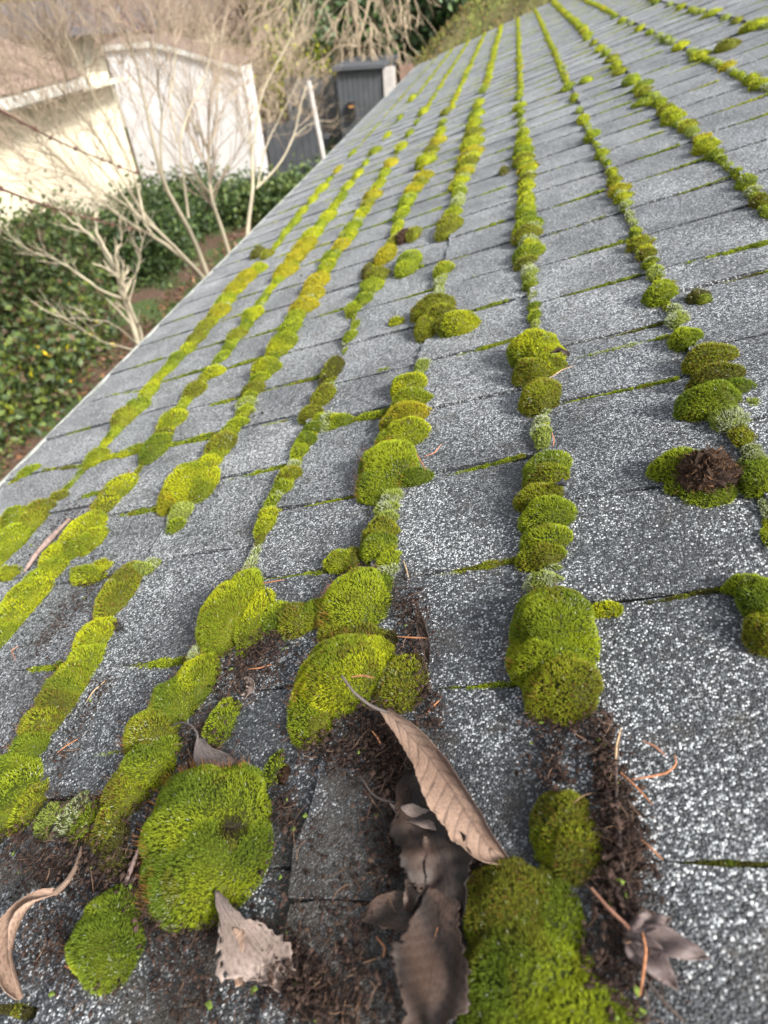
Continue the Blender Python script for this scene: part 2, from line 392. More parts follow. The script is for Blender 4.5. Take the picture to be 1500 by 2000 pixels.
def moss_mesh(lobes, rng, setae=0, dens=1.0, hole=None):
    """lobes: (v,u,n0,rv,ru,hh,palette,dist). Returns one mesh in roof coordinates: dark body plus every shoot."""
    BV, BT, BC, SV, SC_ = [], [], [], [], []; nb = 0
    for (v, u, n0, rv, ru, hh, pal, dist) in lobes:
        f = lobe_fn(rv, ru, hh, rng); c0 = np.array([v, u, n0]); big = rv / dist > .018
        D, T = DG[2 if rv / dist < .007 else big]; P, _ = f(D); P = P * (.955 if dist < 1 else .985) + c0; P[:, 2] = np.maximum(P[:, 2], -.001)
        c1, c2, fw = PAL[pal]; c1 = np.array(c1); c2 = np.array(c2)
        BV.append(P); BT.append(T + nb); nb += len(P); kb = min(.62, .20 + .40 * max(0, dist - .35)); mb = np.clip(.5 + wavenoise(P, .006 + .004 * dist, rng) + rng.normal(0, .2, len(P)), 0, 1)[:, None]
        bc = (c1 * mb + c2 * (1 - mb)) * kb * rng.uniform(.8, 1.15, (len(P), 1)) * (1.1 if dist < .9 else 1.2)  # nearer bodies toned darker, painting in shade between the shoots
        if hole is not None: bc[(((P[:, :2] - hole[:2]) / hole[2]) ** 2).sum(1) < 2.6] = (.012, .008, .004)  # shade of the pit painted near-black; the surface is not sunk
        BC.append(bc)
        s = max(1.0, dist / .36)
        sp_ = min(.00068 * s ** (.85 if dist < 1.6 else .95), .28 * min(rv, ru)); area = 2 * math.pi * ((rv * ru) ** 1.6 / 3 + (rv * hh) ** 1.6 / 3 + (ru * hh) ** 1.6 / 3) ** (1 / 1.6)
        N = int(min(15000, max(8, area * .95 / sp_ ** 2 * dens)))
        z = rng.uniform(-.12, 1, N); th = rng.uniform(0, 6.283, N); q = np.sqrt(np.clip(1 - z * z, 0, 1))
        Dn = np.stack([q * np.cos(th), q * np.sin(th), z], 1); P, Nn = f(Dn); P = P + c0
        keep = P[:, 2] > .0005
        for (v2, u2, m0, rv2, ru2, hh2, *_r) in lobes:          # no shoots inside a neighbouring lobe
            if (v2, u2) != (v, u) and abs(v2 - v) < rv2 + rv * 1.3 and abs(u2 - u) < ru2 + ru * 1.3: keep &= (((P - (v2, u2, m0)) / (rv2 * .9, ru2 * .9, hh2 * .9)) ** 2).sum(1) > 1
        if hole is not None: keep &= (((P[:, :2] - hole[:2]) / (hole[2], hole[2] * .8)) ** 2).sum(1) > 1 + rng.normal(0, .5, N)
        P, Nn = P[keep], Nn[keep]; N = len(P)
        if N == 0: continue
        if 1 < len(lobes) < 9:      # neighbouring growths run into each other raggedly
            dd = np.stack([np.sqrt((((P - (q_[0], q_[1], q_[2])) / (q_[3], q_[4], q_[5])) ** 2).sum(1)) + .42 * wavenoise(P, .007, rng) + rng.normal(0, .12, N) for q_ in lobes], 1).argmin(1)
            c1 = np.array([PAL[q_[6]][0] for q_ in lobes])[dd]; c2 = np.array([PAL[q_[6]][1] for q_ in lobes])[dd]
        else: c1 = np.tile(c1, (N, 1)); c2 = np.tile(c2, (N, 1))
        mixn = wavenoise(P, .006, rng) > .75; c1[mixn] = np.array(PAL['O'][0]); c2[mixn] = np.array(PAL['O'][1])
        m = np.clip(.5 + 1.1 * wavenoise(P, .011 + .12 * rv, rng) + rng.normal(0, .16, N), 0, 1)[:, None]
        col = c1 * m + c2 * (1 - m); col = col * rng.uniform(.78, 1.35, (N, 1)) * (1.06 if dist < 1 else 1.15)
        wz = wavenoise(P, .012, rng) > (.9 - 1.5 * fw)
        fr = (rng.random(N) < (fw * 1.25 + .015)) & wz | (rng.random(N) < .012)
        col[fr] = np.array([.60, .65, .42]) * rng.uniform(.6, 1.05, (fr.sum(), 1))
        if pal in 'ORY':
            br = rng.random(N) < (.14 if pal == 'O' else .07); col[br] = np.array([.26, .15, .035]) * rng.uniform(.6, 1.2, (br.sum(), 1))
        if hole is not None:
            hb = (((P[:, :2] - hole[:2]) / hole[2]) ** 2).sum(1) < 2.6 + rng.normal(0, .6, N); col[hb] = col[hb] * .3 + (.02, .008, .002)
        L = min(.00135 * s ** .58, .22 * min(rv, ru, hh * 1.3) + .0003) * rng.uniform(.7, 1.35, N)
        Nn = Nn + rng.normal(0, .16, (N, 3)); Nn[:, 2] += .25; Nn /= np.linalg.norm(Nn, axis=1, keepdims=True)
        A = np.cross(Nn, [.31, .52, .79]); A /= np.linalg.norm(A, axis=1, keepdims=True); B = np.cross(Nn, A)
        nbk = 4 if dist < .38 else 3 if dist < .8 else 2 if dist < 2 else 1; w_far = 1; w = min(.00021 * s ** .8, .06 * min(rv, hh * 1.3) + .0001)
        ph0 = rng.uniform(0, 6.28, N)
        for k in range(nbk):
            an = ph0 + k * 6.283 / nbk + rng.normal(0, .3, N)
            tv = A * np.cos(an)[:, None] + B * np.sin(an)[:, None]; sd_ = -A * np.sin(an)[:, None] + B * np.cos(an)[:, None]
            spd = rng.uniform(.25, .75, N)[:, None]
            tip = P + (Nn + tv * spd) * L[:, None]; base = P - Nn * L[:, None] * .25
            tri = np.stack([base - sd_ * w, base + sd_ * w, tip], 1)
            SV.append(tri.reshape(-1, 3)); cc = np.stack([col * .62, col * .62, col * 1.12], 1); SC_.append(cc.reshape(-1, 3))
        if setae:
            n = int(setae * (rv / .02) ** 1.2 * 60); th = rng.uniform(1.2, 4.1, n); z = rng.uniform(.05, .8, n); q = np.sqrt(1 - z * z)
            Dn = np.stack([q * np.cos(th), q * np.sin(th), z], 1); Ps, Ns = f(Dn); Ps = Ps + c0
            Ns = Ns + (-.15, .25, .7) + rng.normal(0, .22, (n, 3)); Ns /= np.linalg.norm(Ns, axis=1, keepdims=True)
            A = np.cross(Ns, [.3, .5, .8]); A /= np.linalg.norm(A, axis=1, keepdims=True)
            Ls = rng.uniform(.004, .0085, (n, 1)); ws = .00013 * max(1, s * .8)
            for A_ in (A, np.cross(Ns, A)):
                tri = np.stack([Ps - A_ * ws, Ps + A_ * ws, Ps + Ns * Ls], 1); SV.append(tri.reshape(-1, 3))
                SC_.append(np.tile(np.array([(.30, .13, .035), (.30, .13, .035), (.40, .20, .06)]), (n, 1)))
    BV = np.concatenate(BV); BT = np.concatenate(BT); BC = np.concatenate(BC)
    SVc = np.concatenate(SV) if SV else np.zeros((0, 3)); SCc = np.concatenate(SC_) if SV else np.zeros((0, 3))
    ST = np.arange(len(SVc)).reshape(-1, 3) + len(BV)
    NTRI[0] += len(BT) + len(ST)
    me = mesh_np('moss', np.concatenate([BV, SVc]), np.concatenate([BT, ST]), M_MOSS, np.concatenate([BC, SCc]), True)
    return me
def lobe(x, y, a, b, pal='G', hk=.92):
    """ellipse of the photograph (centre, half width, half height) -> a mound standing on the roof"""
    v, u, t = onroof(x, y); d = ray(x, y); s = max(.12, -d[2]); c = math.sqrt(max(0, 1 - s * s))
    cosax = 1 / math.sqrt(((x - 750) / FPX) ** 2 + ((y - 1000) / FPX) ** 2 + 1)
    px = t * cosax / FPX
    A, B = a * px, b * px * cosax ** .5
    H = min(hk * A * c, 1.55 * B); X = (4 * B * B - H * H) / (4 * B)
    yb = y + b - X / px
    v, u, t = onroof(x, yb)
    ru = X / s; rv = A
    ru = min(ru, 2.6 * rv); 
    return (v, u, .002, rv * .94, ru * .98, max(H / c, .35 * min(rv, ru)), pal, t)
def place_mesh(name, me, parent=None, loc=None):
    """put a mesh of roof coordinates on the roof, its origin at its own base"""
    if parent is not None: return link(name, me, parent)
    n = len(me.vertices); co = np.empty(n * 3, np.float32); me.vertices.foreach_get('co', co); co = co.reshape(-1, 3)
    c = np.array([co[:, 0].mean(), co[:, 1].mean(), 0]); me.vertices.foreach_set('co', (co - c).ravel())
    return link(name, me, None, ROOFM @ Matrix.Translation(c))
GC = 'moss cushions growing on the shingle roof'
seed = [100]
def cushion(label, lobes, setae=0, dens=1.0, hole=None, name='moss_cushion'):
    seed[0] += 1; rng = np.random.default_rng(seed[0])
    L = [lobe(*l) for l in lobes]
    if hole is not None: hv = onroof(hole[0], hole[1], L[0][5] * .8); hole = np.array([hv[0], hv[1], hole[2] * hv[2] / FPX])
    o = place_mesh(name, moss_mesh(L, rng, setae, dens, hole)); tag(o, label, 'moss', GC); return o

# big cushions, nearest first
cushion('largest round bright green moss cushion in front, with a small dark hole in it', [(405, 1600, 124, 96, 'G', .7), (412, 1672, 126, 96, 'G', .65), (365, 1735, 76, 52, 'G', .6), (468, 1560, 56, 52, 'G', .8)], 1.3, 1.0, (447, 1614, 12))
cushion('small round green moss cushion on dirt between the curled leaf and the torn leaf', [(228, 1790, 60, 52, 'G'), (218, 1835, 78, 56, 'G'), (222, 1875, 58, 42, 'G')], .1)
cushion('very large blurred moss mound at the bottom edge beside the long dark leaf', [(1000, 1775, 92, 88, 'O', .7), (1080, 1800, 62, 80, 'G', .6), (1030, 1900, 125, 95, 'G', .6), (1120, 1985, 115, 80, 'G', .6), (980, 1985, 80, 80, 'G', .6)])
cushion('dark olive moss cushion between the pale curled leaf and the dirt-filled twigs', [(1105, 1610, 58, 64, 'O'), (1130, 1665, 54, 55, 'O'), (1085, 1650, 38, 45, 'Y')])
cushion('tall two-lobed moss cushion, lowest and largest of the sixth moss row', [(1082, 1235, 80, 78, 'G'), (1040, 1290, 46, 46, 'O'), (1120, 1270, 46, 55, 'G'), (1098, 1345, 70, 66, 'O'), (1070, 1300, 70, 50, 'G')], .25)
cushion('yellow-green dome of moss at the upper end of the pale curled leaf', [(680, 1318, 98, 68, 'Y', .75), (625, 1375, 56, 62, 'Y', .6), (720, 1290, 58, 40, 'Y', .7)], .6)
cushion('small grizzled moss ball beside the stem of the pale curled leaf', [(790, 1340, 50, 50, 'O', .7)])
cushion('moss dome fringed with upright hairs, above the yellow-green dome', [(700, 1180, 70, 55, 'G', .75), (670, 1215, 44, 42, 'O', .6), (740, 1150, 34, 30, 'G', .6)], 1.0)
cushion('dark flat moss shelf under the hair-fringed dome', [(700, 1245, 55, 20, 'O', .5), (760, 1255, 26, 16, 'D', .5)])
cushion('yellow-green moss hump joined on its right by a moss bridge', [(450, 1215, 55, 62, 'Y'), (480, 1160, 42, 36, 'G', .8), (500, 1215, 34, 48, 'Y')], .3)
cushion('low moss bridge running across between two larger humps', [(545, 1212, 32, 28, 'G'), (585, 1212, 36, 30, 'O'), (620, 1200, 26, 26, 'G')])
cushion('broad ragged moss cushion leading down to the largest round one', [(390, 1335, 48, 46, 'Y'), (350, 1375, 52, 48, 'G'), (305, 1430, 56, 46, 'O'), (395, 1290, 26, 24, 'W')], .7)
cushion('moss mass touching the upper left of the largest round cushion', [(300, 1500, 58, 42, 'G'), (325, 1465, 38, 30, 'G'), (265, 1545, 50, 44, 'O'), (235, 1600, 36, 38, 'O')], .3)
cushion('dark moss lump tucked against the left side of the largest round cushion', [(240, 1650, 30, 40, 'D'), (255, 1690, 22, 26, 'D')])
cushion('small moss cushion standing alone on dirt above the curly stem', [(440, 1415, 30, 38, 'G', .8), (450, 1385, 18, 16, 'G')])
cushion('moss cushion cut off by the left edge, beside frosted moss', [(28, 1555, 56, 56, 'G', .7), (65, 1575, 26, 34, 'O')])
cushion('flat frosted moss mat between the left-edge cushion and the ragged moss', [(110, 1600, 36, 24, 'W', .5), (150, 1592, 34, 26, 'W', .5), (178, 1608, 34, 26, 'G', .5), (205, 1580, 26, 18, 'G', .5)])
cushion('hair-fringed top of the long moss bar in the third row near the left', [(190, 1252, 38, 34, 'Y', .9), (175, 1290, 40, 32, 'G')], .9)
cushion('middle stretch of the long moss bar in the third row', [(150, 1325, 42, 32, 'Y'), (125, 1365, 44, 34, 'O'), (135, 1345, 44, 30, 'G')], .5)
cushion('lower stretch of the long moss bar ending above the left-edge cushion', [(92, 1410, 46, 34, 'O'), (70, 1455, 42, 32, 'G'), (38, 1490, 44, 26, 'G')], .8)
cushion('egg-shaped olive moss cushion with frosted top, alone between second and third row', [(238, 1160, 36, 40, 'O', .9), (255, 1135, 32, 28, 'O', .9)], .15)
cushion('frosted moss tail above the egg-shaped olive cushion', [(285, 1112, 28, 15, 'W'), (305, 1102, 18, 10, 'W')])
cushion('bright yellow moss hump in the second row right of the thick dead stick', [(170, 1042, 40, 34, 'Y', .9), (185, 1055, 28, 22, 'Y')], .1)
cushion('round yellow-green moss hump just below the bright yellow hump', [(125, 1082, 34, 26, 'Y', .9), (118, 1108, 26, 20, 'Y')], .1)
cushion('small yellow moss cushion lying across, right of the second row', [(180, 1120, 38, 20, 'Y', .9), (200, 1108, 22, 14, 'Y')])
cushion('lime green moss hump with long yellow tail at the left edge, second row', [(85, 1135, 32, 24, 'G', .9), (62, 1165, 42, 32, 'Y'), (42, 1195, 38, 34, 'Y'), (15, 1240, 28, 36, 'G')], .1)
cushion('oval moss hump with orange hairs on top in the second row', [(240, 955, 32, 24, 'Y', .9), (215, 985, 28, 22, 'O')], .8)
cushion('long low moss cushion at the upper left beside the thick dead stick', [(85, 990, 42, 15, 'O'), (40, 1010, 44, 20, 'Y'), (70, 1018, 28, 20, 'O')], .2)
cushion('rounded moss cushion at the left edge below the long low one', [(28, 1058, 38, 28, 'G', .8), (10, 1085, 26, 22, 'Y'), (25, 1118, 24, 14, 'Y')])
cushion('large yellow-brown moss hump in the third row, with a frosted lump below', [(375, 945, 44, 34, 'Y', .9), (350, 965, 34, 28, 'R', .8), (405, 920, 32, 26, 'Y', .8), (408, 948, 26, 24, 'Y')], .15)
cushion('frosted moss lump hanging below the large yellow-brown hump', [(358, 1005, 24, 18, 'W', .9), (350, 1030, 18, 14, 'G')])
cushion('large moss ball with orange hairs on its left, middle of the fifth row', [(765, 915, 60, 44, 'G', .9), (745, 945, 46, 36, 'G', .8), (815, 935, 34, 18, 'G')], 1.3)
cushion('yellow moss hump right above the large moss ball in the fifth row', [(795, 852, 48, 30, 'Y', .8), (770, 865, 34, 24, 'Y')])
cushion('orange-tinged moss hump, second above the large moss ball of the fifth row', [(795, 815, 44, 26, 'R', .8), (775, 830, 32, 20, 'O')])
cushion('yellow-green moss hump at the upper end of the fifth row swelling', [(808, 785, 40, 20, 'Y', .8), (800, 755, 34, 22, 'Y', .8)])
cushion('green moss hump below the frosted stretch of the fifth row', [(748, 1045, 36, 26, 'O', .8), (745, 1072, 38, 26, 'G', .8), (762, 1105, 24, 20, 'G')])
cushion('small yellow moss cushion in a joint left of the fifth row', [(668, 1098, 28, 20, 'Y', .9), (690, 1092, 18, 18, 'O')])
cushion('big yellow moss dome of the sixth row with a dark leaf scrap', [(1045, 685, 48, 34, 'Y', .95), (1065, 700, 38, 28, 'Y'), (1040, 730, 38, 24, 'O'), (1070, 718, 32, 22, 'Y')])
cushion('round olive moss ball just below the big yellow dome of the sixth row', [(1056, 778, 40, 32, 'O', .9)])
cushion('dark-topped moss cushion with a pebble and scrap, middle of the sixth row', [(1070, 915, 46, 30, 'G', .8), (1072, 935, 42, 24, 'O')])
cushion('flat olive moss cushion under the dark-topped one, sixth row', [(1056, 972, 50, 24, 'O', .7)])
cushion('smooth bright green moss dome in the sixth row', [(1073, 1010, 52, 34, 'G', .9)])
cushion('green moss drum under the smooth bright dome, sixth row', [(1068, 1058, 46, 30, 'G', .8), (1064, 1088, 44, 28, 'O', .7)])
cushion('small flat yellow moss tuft in the joint right of the sixth row', [(1185, 1197, 32, 15, 'Y', .6)])
cushion('green moss hump on the right row above a frosted mass', [(1345, 662, 32, 24, 'G', .9)])
cushion('olive moss hump below the green hump on the seventh row', [(1385, 702, 46, 24, 'O', .9)])
cushion('brownish-yellow moss hump third in the seventh row swelling', [(1400, 738, 50, 24, 'O', .9), (1440, 760, 26, 20, 'G')])
cushion('large pale green moss dome lowest in the seventh row swelling', [(1385, 785, 56, 34, 'G', .9)])
cushion('frosted grey-green moss spreading below the pale green dome', [(1425, 820, 36, 26, 'W', .6), (1448, 855, 20, 22, 'O', .6), (1470, 795, 14, 14, 'W')])
cushion('moss ball cut by the right edge next to the overturned clump', [(1487, 935, 36, 38, 'G', .8), (1470, 900, 26, 14, 'W')])
cushion('tall moss bank cut by the right edge', [(1490, 1175, 40, 46, 'G', .8), (1500, 1240, 38, 44, 'O'), (1450, 1145, 34, 18, 'G')])
cushion('pair of spiky and olive moss mounds on the fifth row, upper middle', [(850, 600, 44, 22, 'O', .9), (838, 640, 26, 24, 'O'), (862, 618, 34, 20, 'O')])
cushion('pale spiky moss mound sticking out to the right of the fifth row', [(900, 634, 42, 22, 'Y', .8)], 0, .8)
cushion('bright green moss knob beside the brown upturned clump, fourth row', [(800, 515, 24, 22, 'G', 1)])
cushion('thin loose moss tuft with brown tips right of the largest round cushion', [(540, 1500, 18, 24, 'G', .5), (556, 1515, 14, 16, 'B', .4)], 0, .6)
cushion('small isolated olive moss tuft near the top right', [(1420, 90, 23, 12, 'O', 1)])
cushion('small dark moss tuft lying right of the seventh row', [(1362, 583, 20, 14, 'D', .9), (1375, 590, 14, 9, 'G')])
cushion('tiny oval moss tuft lying on a shingle left of the eighth row', [(1145, 158, 13, 7, 'G', 1)])
cushion('tiny pale yellow moss pad left of the fifth row mounds', [(776, 630, 17, 8, 'Y', .7)])
cushion('dark brown moss lump near the eave at the first row', [(506, 494, 15, 9, 'D', 1)])
cushion('tiny dark moss tuft between fifth and sixth rows', [(985, 336, 9, 10, 'D', 1)])

# overturned clump: green shoots under, brown root side up
def overturned(label, x, y, a, b, lob):
    seed[0] += 1; rng = np.random.default_rng(seed[0]); v, u, t = onroof(x, y + b * .4)
    root = empty('overturned_moss_clump', label=label, cat='moss', group=None); root.matrix_world = ROOFM
    link('green_side', moss_mesh([lobe(*l) for l in lob], rng), root)
    m = MB(); D, T = dome_grid(12, 30); L = lobe(x, y, a, b, 'B', .9)
    f = lobe_fn(L[3], L[4] * 1.05, L[5] * 1.12, rng); P, N = f(D); P = P * (1 + .09 * rng.normal(0, 1, (len(P), 1)))
    P = P + (L[0], L[1], .004); n = np.clip(.5 + wavenoise(P, .004, rng), 0, 1)[:, None]
    m.add(P, T=T, c=np.array([.045, .026, .016]) * n + np.array([.022, .014, .011]) * (1 - n))
    z = rng.uniform(-.1, 1, 1500); th = rng.uniform(0, 6.28, 1500); q = np.sqrt(1 - z * z * .999); P, N = f(np.stack([q * np.cos(th), q * np.sin(th), z], 1)); P = P + (L[0], L[1], .004)
    e = P + N * .0018 + rng.normal(0, .0022, P.shape); s_ = rng.normal(0, .00022, P.shape)
    V = np.stack([P - s_, P + s_, e], 1).reshape(-1, 3)
    cc = np.repeat(np.where(rng.random((1500, 1)) < .3, [[.14, .07, .03]], [[.05, .03, .02]]), 3, 0)
    m.add(V, T=np.arange(len(V)).reshape(-1, 3), c=cc)
    m.build('root_side', M_LITTER, root)
overturned('overturned moss clump showing dark brown roots, right of the sixth row', 1382, 935, 52, 40, [(1325, 912, 48, 30, 'G', .9), (1390, 965, 44, 26, 'G', .5), (1350, 945, 40, 26, 'G', .6)])
overturned('upturned moss clump with rusty brown root side on the fourth row', 790, 466, 12, 22, [(808, 462, 14, 22, 'O', 1.0)])

